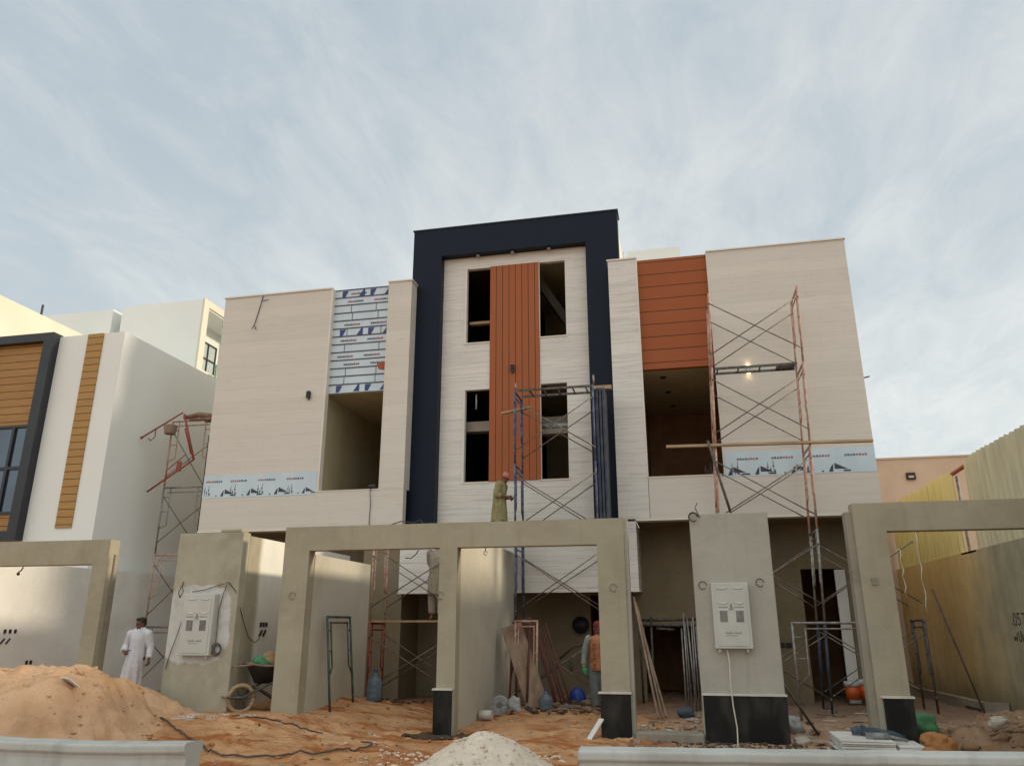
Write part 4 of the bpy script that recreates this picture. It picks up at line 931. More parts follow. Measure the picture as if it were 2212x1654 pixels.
for k, lb in enumerate(('leftmost of the three poles leaning in the pedestrian doorway', 'middle of the three poles leaning in the pedestrian doorway', 'rightmost of the three poles leaning in the pedestrian doorway')):
    plank('pole', lb, (-1.02+.05*k, 17.4, 2.20-.22*k+.1*(k == 1)), (-.55+.07*k, 15.2+.1*k, .02), .04, .035, 'plank_old', 'pole', 'poles in the doorway')
b = MB()
for k in range(9):
    x = -.02+.045*k; b.tube([(x+rg2.uniform(-.03, .03), 16.6+.05*(k % 3), .02), (x+rg2.uniform(-.04, .02), 17.0, 1.75+rg2.uniform(-.2, .15))], .017, 6)
tag(b.build('pipe_bundle', 'pipe_grey'), 'bundle of silver grey pipes standing in the pedestrian doorway', 'pipes')
b = MB(); b.tube([(-1.0, 18.2, 1.72), (.30, 18.2, 1.74)], .03, 8); b.tube([(-.9, 18.1, 1.62), (.2, 18.1, 1.60)], .02, 8); b.tube([(-.72, 18.15, 0), (-.70, 18.15, 1.8)], .025, 8); b.tube([(-.95, 18.15, 0), (-.98, 18.15, 1.95)], .025, 8); b.tube([(-.6, 18.05, 1.55), (-.2, 18.05, 1.52)], .03, 8)
tag(b.build('scaffold_rail', 'pipe_dark'), 'dark rails across the back of the pedestrian doorway', 'rail')
b = MB(); b.tube([(1.43, 13.1, .78), (1.92, 13.5, .02)], .02, 8); tag(b.build('rod', 'pipe_dark'), 'dark rod leaning on the right side of the meter wall', 'rod')
b = MB(); b.tube([(4.9, 17.2, 2.3), (5.4, 17.0, .05)], .018, 6); tag(b.build('rod', 'hose'), 'thin rusty rod leaning on the yellow wall', 'rod')
b = MB()
for x, z0, z1 in ((4.10, 3.0, 2.1), (4.42, 3.3, 1.8)):
    b.tube([(x+.02*sin(k*2.1), 16.0, z0+(z1-z0)*k/9) for k in range(10)], [.006+.008*(k % 3 == 1) for k in range(10)], 6)
tag(b.build('rope', 'rope'), 'frayed pale ropes hanging in the right gate opening', 'rope')

# ---------------------------------------------------------------- objects on the ground
def bottle(loc, label):
    b = MB(); b.lathe([(0, 0), (.125, 0), (.135, .02), (.135, .10), (.130, .115), (.135, .13), (.135, .20), (.130, .215), (.135, .23), (.135, .31), (.12, .35), (.05, .40), (.032, .42), (.032, .475), (0, .475)], 20)
    o = b.build('water_bottle', 'bottle'); c = MB(); c.lathe([(0, .47), (.036, .47), (.036, .50), (0, .50)], 14); c.build('cap', 'tub_blue', o, local=True)
    o.location = loc; return tag(o, label, 'water bottle', 'large blue water bottles')
bottle((-5.93, 15.0, gh(-5.93, 15.0)-.01), 'large blue water bottle behind the left opening of the double gate').scale = (1.12,)*3
bottle((-2.62, 15.3, -.02), 'large blue water bottle standing among the rubbish of the middle opening')
def coil(c, R, label, rz=0, tilt=0):
    b = MB()
    for k in range(5):
        for j in range(3):
            rr_ = R*(.45+.14*k)
            b.tube([(rr_*cos(t*pi/10), -.07+.05*j, R+rr_*sin(t*pi/10)) for t in range(21)], R*.085, 6)
    o = b.build('hose_coil', 'coil'); o.location = c; o.rotation_euler = (tilt, 0, rz); return tag(o, label, 'coil')
coil((-3.42, 14.9, .06), .155, 'grey coil of hose standing upright beside the leaning board', rz=.15)
b = MB(); b.ell((0, 0, .16), (.13, .10, .17), 16, 10, jit=.4); o = b.build('plastic_bag', 'coil'); o.location = (-3.13, 14.9, .04); tag(o, 'crumpled translucent bag next to the hose coil', 'bag')
b = MB(); b.tube([(-.12, 0, .085), (.10, 0, .085)], .085, 14); o = b.build('white_roll', 'stone_cap'); o.location = (-3.52, 14.3, gh(-3.5, 14.3)+.0); tag(o, 'small white roll lying left of the hose coil', 'roll')
b = MB(); b.lathe([(0, 0), (.15, 0), (.16, .05), (.16, .26), (.12, .33), (.05, .35), (.05, .38), (0, .38)], 18); o = b.build('jerrycan', 'tub_blue'); o.location = (-2.15, 16.6, .05); o.rotation_euler = (0, radians(-12), 0); tag(o, 'blue plastic jerrycan left of the worker in the orange vest', 'jerrycan')
b = MB(); b.lathe([(0, 0), (.17, 0), (.20, .05), (.19, .12), (0, .14)], 18); o = b.build('black_tub', 'black'); o.location = (-2.38, 18.95, 1.62); o.rotation_euler = (radians(90), 0, 0); tag(o, 'round black tub hanging on the back wall in the middle opening', 'tub')
b = MB(); b.tube([(-2.6, 17.0, .95), (-2.3, 16.8, 1.18), (-2.0, 16.6, 1.26), (-1.8, 16.5, 1.3)], .022, 8); b.ell((-2.35, 16.9, .82), (.05, .04, .12)); tag(b.build('loose_hose', 'hose'), 'dark hose hanging behind the vest worker', 'hose')
for k, (x, lb) in enumerate(((3.43, 'orange bucket with a grey white rim in the yard, the left one'), (3.70, 'orange bucket in the yard touching the white door jamb'))):
    b = MB(); b.lathe([(0, 0), (.14, 0), (.165, .26), (0, .26)], 18); o = b.build('bucket', 'bucket_or'); o.location = (x, 18.55, .12+.04*k); c = MB(); c.lathe([(0, .262), (.175, .262), (.18, .34), (.165, .36), (0, .36)], 18); c.build('rim', 'lid', o, local=True)
    tag(o, lb, 'bucket', 'orange buckets in the yard')
# stack of white sheets with tools
b = MB(); rs = random.Random(2)
for k in range(7):
    dx, dy = rs.uniform(-.03, .03), rs.uniform(-.03, .03); b.box(1.98+dx, 2.66+dx, 12.0+dy, 12.92+dy, -.04+.028*k, -.018+.028*k)
    if k < 5: b.box(2.70+dx, 3.02+dx, 11.95+dy, 12.55+dy, -.04+.028*k, -.018+.028*k)
o = bevel(b.build('sheet_stack', 'paper'), .003, 1); tag(o, 'stack of white boards on the ground behind the right barrier', 'stack')
b = MB(); b.tube([(2.22, 12.5, .20), (2.30, 12.48, .22), (2.38, 12.5, .20), (2.5, 12.46, .21), (2.62, 12.48, .19), (2.75, 12.45, .18), (2.9, 12.47, .14)], [.045, .06, .045, .055, .05, .045, .025], 9); b.box(2.36, 2.40, 12.40, 12.58, .14, .28); tag(b.build('work_cloth', 'cloth_blue'), 'dark blue rolled cloth with a tool on the white boards', 'cloth')
b = MB(); b.tube([(2.42, 12.14, .19), (2.62, 12.14, .19)], .045, 10); b.tube([(2.62, 12.14, .19), (2.86, 12.16, .14)], .022, 8); b.box(2.34, 2.42, 12.10, 12.18, .15, .23); tag(b.build('power_tool', 'cloth_grey'), 'grey power tool lying on the white boards', 'tool')
b = MB(); b.ell((0, 0, .14), (.20, .15, .17), 30, 20, jit=.3); o = b.build('green_sack', 'sack_green'); o.location = (3.42, 13.4, gh(3.4, 13.4)+.08); tag(o, 'green woven sack beside the black pedestal at the right', 'sack')
def rock(x, y, z, r, mat, label, grp='lumps of rubble'):
    b = MB(); b.ell((0, 0, 0), (r*1.25, r, r*.75), 28, 18, jit=.38); o = b.build('rock', mat); o.location = (x, y, z); o.rotation_euler = (0, 0, r*30); return tag(o, label, 'rock', grp)
rock(3.30, 12.35, .09, .17, 'rock_or', 'big orange clay lump at the foot of the right black pedestal')
rock(3.00, 11.55, .02, .15, 'rock_or', 'orange clay lump in front, just above the right barrier')
rock(3.25, 11.5, .0, .10, 'rock_or', 'small orange clay lump beside the larger one above the right barrier')
rock(4.05, 12.3, .38, .10, 'rock_gr', 'pale round stone on the rubble mound at the right')
rock(4.7, 12.5, .36, .07, 'rock_gr', 'smaller pale stone far right on the rubble mound')
rock(-2.10, 15.6, .05, .13, 'rock_gr', 'pale stone in front of the vest worker\'s feet')
rock(-1.78, 15.3, .05, .11, 'rock_or', 'brown stone right of the pale stone near the vest worker')
rock(1.56, 12.75, .0, .11, 'rock_gr', 'rough cement lump at the right foot of the meter wall')
b = MB(); b.box(-.15, .15, -.10, .10, 0, .012); o = b.build('white_tile', 'paper'); 
bpy.context.view_layer.update(); hit = scene.ray_cast(bpy.context.evaluated_depsgraph_get(), Vector((-8.25, 9.7, 5)), Vector((0, 0, -1)))
o.location = hit[1]+Vector((0, -.02, .035)); o.rotation_euler = hit[2].to_track_quat('Z', 'Y').to_euler(); tag(o, 'white tile lying on the slope of the sand heap', 'tile')
b = MB(); b.beam((-1.52, 12.3, -.05), (-1.30, 12.55, .28), .10, .015); tag(b.build('white_offcut', 'paper'), 'white offcut leaning on the black pedestal of the right gate leg', 'offcut')
# hoses and rope
def gline(pts, r, mat, name, label, cat, lift=.012, sub=14):
    out = []
    P = [pts[0]]+list(pts)+[pts[-1]]
    for i in range(1, len(P)-2):
        for k in range(sub):
            t = k/sub; p = [.5*((2*P[i][a])+(-P[i-1][a]+P[i+1][a])*t+(2*P[i-1][a]-5*P[i][a]+4*P[i+1][a]-P[i+2][a])*t*t+(-P[i-1][a]+3*P[i][a]-3*P[i+1][a]+P[i+2][a])*t**3) for a in (0, 1)]
            out.append((p[0], p[1], gh(*p)+lift))
    b = MB(); b.tube(out, r, 6); return tag(b.build(name, mat), label, cat)
gline([(-8.6, 12.0), (-7.4, 11.0), (-6.5, 10.3), (-5.9, 10.0), (-5.2, 10.2), (-4.6, 10.6), (-4.35, 11.0), (-4.6, 11.2)], .013, 'hose', 'ground_hose', 'brown hose curving over the orange sand in front of the gate', 'hose', .03)
gline([(-7.3, 12.2), (-6.8, 11.95), (-6.1, 11.8), (-5.4, 11.7)], .010, 'wire', 'ground_cable', 'dark cable lying at the foot of the left gate leg', 'cable')
b = MB(); rs = random.Random(4); p = [1.45, 12.0]; pts = []
for k in range(40):
    p[0] += rs.uniform(-.14, .16); p[1] += rs.uniform(-.16, .16); p[0] = min(max(p[0], 1.35), 2.0); p[1] = min(max(p[1], 11.6), 12.7); pts.append((p[0], p[1], gh(*p)+.02+rs.uniform(0, .05)))
b.tube(pts, .009, 6); tag(b.build('rope', 'rope'), 'tangled white rope on the ground right of the meter wall', 'rope')
# small litter (too fine to count): scraps, sticks and crumbs
b = MB(); rs = random.Random(11)
def scrap(x, y, L, w, t, m, zz=.01):
    a = rs.uniform(0, pi); z = gh(x, y)+zz
    b.beam((x-cos(a)*L/2, y-sin(a)*L/2, z+rs.uniform(0, .03)), (x+cos(a)*L/2, y+sin(a)*L/2, z+rs.uniform(0, .03)), w, t, m)
for k in range(26): scrap(rs.uniform(-7.9, -6.8), rs.uniform(11.5, 12.1), rs.uniform(.06, .22), .015, .01, 0, .02)
for k in range(60): scrap(rs.uniform(1.3, 4.2), rs.uniform(12.6, 17.5), rs.uniform(.05, .35), rs.uniform(.02, .10), .01, rs.choice((0, 1, 1, 2, 3)), .01)
for k in range(45): scrap(rs.uniform(-.8, .2), rs.uniform(13, 15.2), rs.uniform(.03, .2), rs.uniform(.01, .05), .01, rs.choice((0, 1, 2, 3, 4)))
for k in range(120): scrap(rs.uniform(-3.4, -1.4), rs.uniform(14.6, 17.2), rs.uniform(.05, .3), rs.uniform(.02, .10), rs.uniform(.01, .06), rs.choice((1, 1, 3, 3, 4, 5)), .03)
for k in range(40): scrap(rs.uniform(-6, -4.2), rs.uniform(15, 17.5), rs.uniform(.05, .25), rs.uniform(.02, .08), .03, rs.choice((1, 3, 3, 5)), .02)
for k in range(90): scrap(rs.uniform(-6.5, 3), rs.uniform(9, 12.5), rs.uniform(.015, .05), rs.uniform(.01, .03), .015, rs.choice((1, 3, 0, 1)))
for k in range(60): scrap(rs.uniform(-.9, 2), rs.uniform(11.9, 12.6), rs.uniform(.03, .10), rs.uniform(.02, .05), .03, rs.choice((1, 3, 5, 5, 2)))
tag(b.build('litter', ['paper', 'plank_old', 'rock_gr', 'soil_and_pit_shade', 'cloth_blue', 'rubble']), 'small building litter scattered over the ground', 'litter', kind='stuff')
b = MB(); rs = random.Random(5); ring_ = []
for q in (1, .8, .6, .4, .2):
    for k in range(28):
        a = 2*pi*k/28; x = -3.80+cos(a)*.60*q*(1+.25*noise.noise(Vector((cos(a)*3, sin(a)*3, 1)))); y = 12.55+sin(a)*.27*q; ring_.append((x, y, gh(x, y)+.022))
ring_.append((-3.80, 12.55, gh(-3.80, 12.55)+.03)); b.add(ring_, [(j*28+k, j*28+(k+1) % 28, (j+1)*28+(k+1) % 28, (j+1)*28+k) for j in range(4) for k in range(28)]+[(112+k, 112+(k+1) % 28, 140) for k in range(28)], 0, True)  # dark disc: shade of the pit put into colour, the dent is shallow
for k in range(50):
    a = rs.uniform(0, 2*pi); r = rs.uniform(.1, .62); x = -3.85+cos(a)*r*1.0; y = 12.58+sin(a)*r*.42
    b.ell((x, y, gh(x, y)+.0), (rs.uniform(.03, .08), rs.uniform(.03, .07), rs.uniform(.02, .045)), 8, 5, jit=.5)
for k in range(70):
    x = rs.uniform(-.1, 1.6); y = rs.uniform(12.25, 12.6); b.ell((x, y, gh(x, y)), (rs.uniform(.02, .06), rs.uniform(.02, .05), rs.uniform(.01, .03)), 8, 5, jit=.5)
tag(b.build('soil_clods', 'soil_and_pit_shade'), 'dark clods and a dark patch painting the shade of the pit at the pedestals', 'clods', kind='stuff')
def scatter(name, mat, label, cat, n, xr, yr, sz, seed, on=None):
    # crumbs lying where they fall: each dropped on whatever surface is below
    bpy.context.view_layer.update(); dp = bpy.context.evaluated_depsgraph_get(); rs = random.Random(seed); b = MB()
    for k in range(n):
        x, y = rs.uniform(*xr), rs.uniform(*yr); h = scene.ray_cast(dp, Vector((x, y, 2.2)), Vector((0, 0, -1)))
        if not h[0] or h[4].name.split('.')[0] not in (on or ('ground', 'sand_heap', 'rubble_heap', 'gravel_heap')): continue
        s_ = sz*(.35+rs.random()**3*1.6); b.ell(h[1]+Vector((0, 0, s_*.15)), (s_*rs.uniform(.8, 1.5), s_, s_*.6), 7, 5, jit=.5)
    return tag(b.build(name, mat), label, cat, kind='stuff')
scatter('sand_clods', 'sand', 'small sand clods on the sand heap', 'clods', 420, (-11.4, -7.2), (7.6, 12.2), .028, 1, ('sand_heap',))
scatter('pebbles', 'gravel', 'white pebbles of the gravel heap and around it', 'pebbles', 1500, (-4.3, -.9), (7.8, 10.8), .016, 2)
scatter('ground_clods', 'rock_or', 'clods of orange soil on the ground', 'clods', 900, (-7.4, 3.2), (8.6, 15.5), .020, 3, ('ground',))
scatter('ground_stones', 'rock_gr', 'small pale stones on the ground', 'stones', 420, (-7, 5.5), (8.6, 16.5), .016, 4, ('ground', 'rubble_heap'))
scatter('rubble_stones', 'rubble', 'broken rubble pieces on the mound', 'rubble', 260, (3.1, 6), (11.9, 14.4), .045, 5, ('rubble_heap',))
b = MB(); rs = random.Random(6)
for k in range(46):
    x = rs.uniform(-3.2, -1.5); y = rs.uniform(15.3, 17.6); b.ell((x, y, .06), (rs.uniform(.06, .22), rs.uniform(.06, .2), rs.uniform(.05, .15)), 12, 8, rs.choice((0, 1, 1, 2, 3)), jit=.6)
tag(b.build('rubbish_pile', ['sack', 'soil_and_pit_shade', 'denim', 'rubble']), 'pile of old sacks and rubbish in the shade of the middle opening', 'rubbish', kind='stuff')
b = MB(); b.ell((-.05, 15.6, .08), (.16, .12, .09), jit=.4); tag(b.build('blue_bag', 'cloth_blue'), 'blue plastic bag on the floor of the pedestrian doorway', 'bag')
b = MB(); b.ell((0, 0, .09), (.16, .14, .13), 16, 10, jit=.4); o = b.build('plastic_bag', 'coil'); o.location = (1.62, 13.9, .02); tag(o, 'pale bluish bag behind the right corner of the meter wall', 'bag')

# wheelbarrow
wb = thing('wheelbarrow', 'rusty black wheelbarrow loaded with a sack in the gap left of the gate', 'wheelbarrow', (-7.20, 13.12, gh(-7.2, 13.1)+.0), radians(46)); wb.scale = (1.12,)*3
b = MB(); R = .19
b.tube([(-.37+R*cos(t*pi/10), 0, R+R*sin(t*pi/10)) for t in range(21)], .032, 8, 0); w = b.build('wheel', 'plank', wb, local=True)
b = MB(); b.tube([(-.37, -.06, R), (-.37, .06, R)], .03, 8)
for k in range(6): b.tube([(-.37, 0, R), (-.37+R*cos(k*pi/3), 0, R+R*sin(k*pi/3))], .008, 5)
b.build('hub', 'pipe_dark', w, local=True)
b = MB(); vs = []
for z, hx, hy, ox in ((.40, .22, .16, .05), (.66, .40, .29, .08)):
    n = 20
    for k in range(n):
        t = 2*pi*k/n; c, s_ = cos(t), sin(t); e = .55
        vs.append((ox+hx*math.copysign(abs(c)**e, c), hy*math.copysign(abs(s_)**e, s_), z+(.04*(c*c) if z > .5 else 0)))
n = 20; b.add(vs, [(k, (k+1) % n, n+(k+1) % n, n+k) for k in range(n)]+[tuple(range(n))[::-1]], 0, True); b.build('tray', 'black', wb, local=True)
b = MB(); b.tube([vs[n+k % n] for k in range(n+1)], .016, 8); b.build('tray_rim', 'plank_old', wb, local=True)
b = MB()
for s_ in (-1, 1):
    b.tube([(-.62, s_*.09, .22), (-.37, s_*.09, R+.02), (.0, s_*.2, .40), (.75, s_*.28, .55)], .017, 8)
    b.tube([(.15, s_*.2, .42), (.26, s_*.22, .02), (.40, s_*.22, .0)], .016, 8); b.tube([(.45, s_*.24, .47), (.30, s_*.22, .03)], .016, 8); b.tube([(-.2, s_*.1, .36), (.26, s_*.22, .1)], .013, 6)
b.tube([(.28, -.22, .05), (.28, .22, .05)], .014, 6); b.build('chassis', 'pipe_dark', wb, local=True)
b = MB(); b.tube([(-.63, -.13, .22), (-.63, .13, .22)], .016, 8); b.tube([(-.30, -.2, .68), (-.52, -.12, .66), (-.52, .12, .66), (-.30, .2, .68)], .014, 6); b.build('front_guard', 'plank_old', wb, local=True)
b = MB(); b.ell((.12, 0, .0), (.30, .24, .17), 20, 12, 0, jit=.25); b.ell((-.13, -.04, -.02), (.15, .2, .13), 16, 10, 1, jit=.3); b.tube([(.36, 0, .08), (.44, .0, .14)], .03, 8)
o = b.build('cement_sack', ['sack', 'sack_green']); o.location = (-7.20, 13.12, gh(-7.2, 13.1)+.80); o.rotation_euler = (0, 0, radians(46)); tag(o, 'brown and green sack lying in the wheelbarrow', 'sack')

# ---------------------------------------------------------------- people
CLOTH = {'robe': 1.3, 'tunic': 1.1, 'trousers': 1.2, 'shirt': 1, 'vest': .6}
def remeshed(name, mat, parent, mb, voxel=.011, smooth_it=3):
    o = mb.build(name, mat, parent, local=True)
    md = o.modifiers.new('r', 'REMESH'); md.mode = 'VOXEL'; md.voxel_size = voxel; md.use_smooth_shade = True
    sm = o.modifiers.new('s', 'SMOOTH'); sm.iterations = smooth_it; sm.factor = .5
    bpy.context.view_layer.update(); dg_ = bpy.context.evaluated_depsgraph_get()
    me = bpy.data.meshes.new_from_object(o.evaluated_get(dg_)); old = o.data; o.modifiers.clear(); o.data = me; bpy.data.meshes.remove(old); me.name = name
    if not me.materials: me.materials.append(MT[mat])
    if name in CLOTH:                                             # folds: long vertical ones low down, creases at the waist and elbows
        k = CLOTH[name]; nr = [v.normal.copy() for v in me.vertices]
        for v, n_ in zip(me.vertices, nr):
            c = v.co; s1 = noise.noise(Vector((c.x*14, c.y*14, c.z*2.2+parent.location.x))); s2 = noise.noise(Vector((c.x*9, c.y*9, c.z*16+3)))
            v.co += n_*(k*(.010*s1+.005*s2)+.005)
    return o
def limb(b, p, q, r0_, r1_, n=14):
    b.tube([p, q], [r0_, r1_], n); b.ell(p, r0_, 12, 8); b.ell(q, r1_, 12, 8)
def hand(b, w, d, curl, palm_n, thumb_s=1):
    """w wrist, d direction of the fingers, palm_n normal of the palm (fingers curl towards it)"""
    w, d, pn = Vector(w), Vector(d).normalized(), Vector(palm_n).normalized(); s_ = d.cross(pn).normalized()*thumb_s
    R3 = Matrix((d, s_, pn)).transposed()
    b.ell(w+d*.045, (.050, .040, .016), 12, 8, rot=R3)
    for k, (off, L) in enumerate(((.030, .070), (.010, .078), (-.010, .073), (-.029, .056))):
        a = w+d*.085+s_*off; d1 = (d*cos(curl)+pn*sin(curl)); d2 = (d*cos(curl*2)+pn*sin(curl*2)); m = a+d1*L*.5; e = m+d2*L*.5
        b.tube([a-d*.02, a, m, e], [.010, .0098, .009, .0075], 8); b.ell(e, .0078, 8, 6)
    a = w+d*.03+s_*.032; m = a+(d*.6+s_*.8).normalized()*.035; e = m+(d*.8+s_*.25+pn*.5).normalized()*.03
    b.tube([w+d*.02, a, m, e], [.014, .0125, .011, .009], 8); b.ell(e, .009, 8, 6)
def person(label, loc, rz, J, skin='skin', head_rot=(0, 0, 0), curl=.5, feet=True):
    """J: joints in local space, figure faces -y. One continuous skin mesh."""
    r = thing('person', label, 'person', loc, rz); b = MB(); V = Vector
    pel, chest, neck, head = V(J['pelvis']), V(J['chest']), V(J['neck']), V(J['head'])
    limb(b, pel, chest, .125, .135); b.ell(chest+V((0, 0, .05)), (.17, .105, .13)); limb(b, chest, neck, .09, .055); limb(b, neck, head-V((0, 0, .02)), .052, .05)
    HR = Matrix.Rotation(head_rot[2], 3, 'Z') @ Matrix.Rotation(head_rot[0], 3, 'X') @ Matrix.Rotation(head_rot[1], 3, 'Y')
    def H(v): return head+HR @ V(v)
    b.ell(H((0, .008, .03)), (.075, .095, .095), 18, 12, rot=HR); b.ell(H((0, -.022, -.045)), (.056, .068, .07), 16, 10, rot=HR)
    b.tube([H((0, -.085, .02)), H((0, -.112, -.018)), H((0, -.09, -.028))], [.009, .015, .012], 8); b.ell(H((0, -.082, -.062)), (.026, .012, .010), rot=HR)
    b.ell(H((0, -.088, .035)), (.05, .012, .010), rot=HR); b.ell(H((0, -.075, -.100)), (.026, .02, .018), rot=HR)
    for s_ in (-1, 1): b.ell(H((s_*.078, .012, -.005)), (.012, .02, .032), rot=HR)
    for s_, k in ((-1, 'r'), (1, 'l')):
        sh, el, wr = V(J['sh_'+k]), V(J['el_'+k]), V(J['wr_'+k]); limb(b, chest+V((0, 0, .10)), sh, .07, .058); limb(b, sh, el, .052, .040); limb(b, el, wr, .040, .026)
        hd = J.get('hd_'+k, (wr-el)); pn = J.get('pn_'+k, (-s_, 0, 0)); hand(b, wr, hd, J.get('curl_'+k, curl), pn, J.get('th_'+k, 1))
        hp, kn, an = V(J['hip_'+k]), V(J['kn_'+k]), V(J['an_'+k]); limb(b, pel, hp, .11, .09); limb(b, hp, kn, .085, .055); limb(b, kn, an, .055, .036)
        if feet:
            f = V(J.get('ft_'+k, (0, -1, 0))); b.tube([an+V((0, 0, -.03))-f*.05, an+f*.06+V((0, 0, -.045)), an+f*.16+V((0, 0, -.058))], [.038, .036, .022], 10); b.ell(an+f*.165+V((0, 0, -.058)), .022); b.ell(an-f*.05+V((0, 0, -.035)), .036)
    body = remeshed('body', skin, r, b, .009, 2)
    e = MB(); 
    for s_ in (-1, 1): e.ell(H((s_*.031, -.089, .012)), (.012, .006, .006), 8, 6, rot=HR)
    e.ell(H((0, -.094, -.062)), (.020, .004, .0025), 8, 6, rot=HR); e.build('eyes_and_mouth', 'hair', r, local=True)
    r['H'] = 0; del r['H']
    return r, H, HR
def sleeve(b, p, q, r0_, r1_): b.tube([p, q], [r0_, r1_+.004], 14); b.ell(p, r0_, 12, 8)
base = dict(pelvis=(0, 0, .93), chest=(0, 0, 1.25), neck=(0, .01, 1.44), head=(0, -.01, 1.57), sh_r=(-.19, 0, 1.39), sh_l=(.19, 0, 1.39),
            el_r=(-.24, .02, 1.10), el_l=(.24, .02, 1.10), wr_r=(-.25, -.04, .86), wr_l=(.25, -.04, .86),
            hip_r=(-.09, 0, .88), hip_l=(.09, 0, .88), kn_r=(-.10, -.02, .48), kn_l=(.10, -.02, .48), an_r=(-.10, .0, .08), an_l=(.10, 0, .08))
# 1 man in the white robe
J = dict(base); J.update(chest=(-.01, 0, 1.25), el_r=(-.30, .06, 1.12), wr_r=(-.20, -.20, 1.02), hd_r=(.8, -.5, -.1), pn_r=(.2, .3, -1), curl_r=1.0,
         el_l=(.25, .03, 1.10), wr_l=(.30, -.06, .86), pn_l=(-1, 0, 0), curl_l=.6, hip_l=(.09, 0, .88), kn_l=(.06, -.06, .48), an_l=(.0, .10, .10), kn_r=(-.14, -.10, .48), an_r=(-.22, -.12, .08))
man, H, HR = person('man in a long white robe with dark hair walking behind the sand heap', (-11.33, 15.1, gh(-11.33, 15.1)), radians(8), J, 'skin_dark', (.1, 0, radians(-28)))
b = MB(); b.tube([(0, 0, 1.47), (0, 0, 1.42), (0, 0, 1.30), (-.01, 0, 1.05), (-.03, -.02, .7), (-.06, -.02, .38), (-.09, 0, .16)], [.06, .12, .165, .165, .185, .20, .21], 20)
b.ell((0, 0, 1.35), (.19, .11, .08)); b.tube([(-.175, 0, 1.36), (-.04, .005, 1.44), (.04, .005, 1.44), (.175, 0, 1.36)], [.078, .07, .07, .078], 12)
sleeve(b, (-.185, 0, 1.37), (-.30, .06, 1.12), .082, .068); sleeve(b, (-.30, .06, 1.12), (-.215, -.17, 1.03), .066, .056); sleeve(b, (.185, 0, 1.37), (.25, .03, 1.10), .082, .066); sleeve(b, (.25, .03, 1.10), (.295, -.05, .89), .066, .055)
rb = remeshed('robe', 'white_cloth', man, b, .013, 3)
for v in rb.data.vertices:
    k = sst(1.1, .3, v.co.z); a = math.atan2(v.co.y, v.co.x); s_ = k*.02*sin(a*7+v.co.z*2); v.co.x += cos(a)*s_; v.co.y = v.co.y*(1-.25*k*0)+sin(a)*s_
b = MB(); b.tube([(-.05, -.05, 1.50), (-.06, -.075, 1.46), (0, -.10, 1.42), (.06, -.075, 1.46), (.05, -.05, 1.50)], .014, 8); b.build('collar', 'white_cloth', man, local=True)
def hair(parent, H, HR, long=1.0, mat='hair', fringe=True):
    b = MB(); b.ell(H((0, .022, .058)), (.085, .10, .085), 18, 12, rot=HR); b.ell(H((0, .06, .01)), (.074, .06, .075), rot=HR)
    if fringe: b.ell(H((-.02, -.045, .10)), (.065, .05, .034), rot=HR); b.ell(H((-.06, -.02, .08)), (.032, .045, .045), rot=HR)
    for s_ in (-1, 1): b.ell(H((s_*.07, .01, .03)), (.016, .035, .045), rot=HR)
    return remeshed('hair', mat, parent, b, .009, 1)
hair(man, H, HR)
b = MB(); b.tube([(-.12, -.28, 1.03), (.02, -.30, 1.05)], .008, 6); o = b.build('stick', 'hair'); o.location = man.location; o.rotation_euler = man.rotation_euler; tag(o, 'thin dark stick held by the man in the white robe', 'stick')
# 2 man with the pink cap on the blue scaffold (profile, facing right)
J = dict(base); J.update(chest=(0, -.03, 1.24), neck=(0, -.08, 1.42), head=(0, -.15, 1.53), sh_r=(-.18, -.05, 1.37), sh_l=(.18, -.05, 1.37), el_r=(-.22, .0, 1.10), el_l=(.22, .0, 1.10),
         wr_r=(-.10, -.23, 1.06), wr_l=(.10, -.23, 1.04), hd_r=(.3, -.9, .0), hd_l=(-.3, -.9, -.05), pn_r=(1, 0, 0), pn_l=(-1, 0, 0), th_r=-1, curl_r=.7, curl_l=.7)
m2, H, HR = person('man in an olive yellow tunic and faded pink cap standing on the blue scaffold', (-3.86, 16.72, 3.35), radians(82), J, 'skin_dark', (radians(30), 0, 0))
m2.scale = (.94, .94, .94)
b = MB(); b.tube([(0, -.075, 1.44), (0, -.05, 1.38), (0, -.02, 1.24), (0, 0, 1.0), (0, 0, .75), (0, 0, .50)], [.06, .12, .155, .155, .18, .20], 20); b.ell((0, -.05, 1.34), (.19, .11, .09))
for s_ in (-1, 1): sleeve(b, (s_*.18, -.05, 1.36), (s_*.22, .0, 1.10), .078, .068); sleeve(b, (s_*.22, 0, 1.10), (s_*.17, -.10, 1.08), .066, .060)
remeshed('tunic', 'olive_cloth', m2, b, .013, 3)
b = MB()
for s_ in (-1, 1): b.tube([(s_*.09, 0, .9), (s_*.10, -.02, .48), (s_*.10, 0, .12)], [.12, .10, .085], 16)
remeshed('trousers', 'olive_cloth', m2, b, .013, 2)
def cap(parent, H, HR, mat, brim=True):
    b = MB(); b.ell(H((0, .01, .062)), (.090, .105, .080), 18, 12, rot=HR)
    if brim:
        vs = []; n = 10
        for z in (.056, .036):
            for k in range(n+1):
                a = pi*k/n; vs.append(H((.080*cos(a), -.06-.15*sin(a), z)))
        b.add(vs, [tuple(range(n+1)), tuple(range(2*n+1, n, -1))]+[(k, n+1+k, n+2+k, k+1) for k in range(n)]+[(0, n, 2*n+1, n+1)])
    return b.build('cap', mat, parent, local=True)
cap(m2, H, HR, 'cap_pink')
b = MB(); b.box(-.05, .05, -.36, -.27, 1.045, 1.075); o = bevel(b.build('held_part', 'lid'), .005); o.location = m2.location; o.rotation_euler = m2.rotation_euler; o.scale = m2.scale; tag(o, 'small white piece held by the man with the pink cap', 'part')
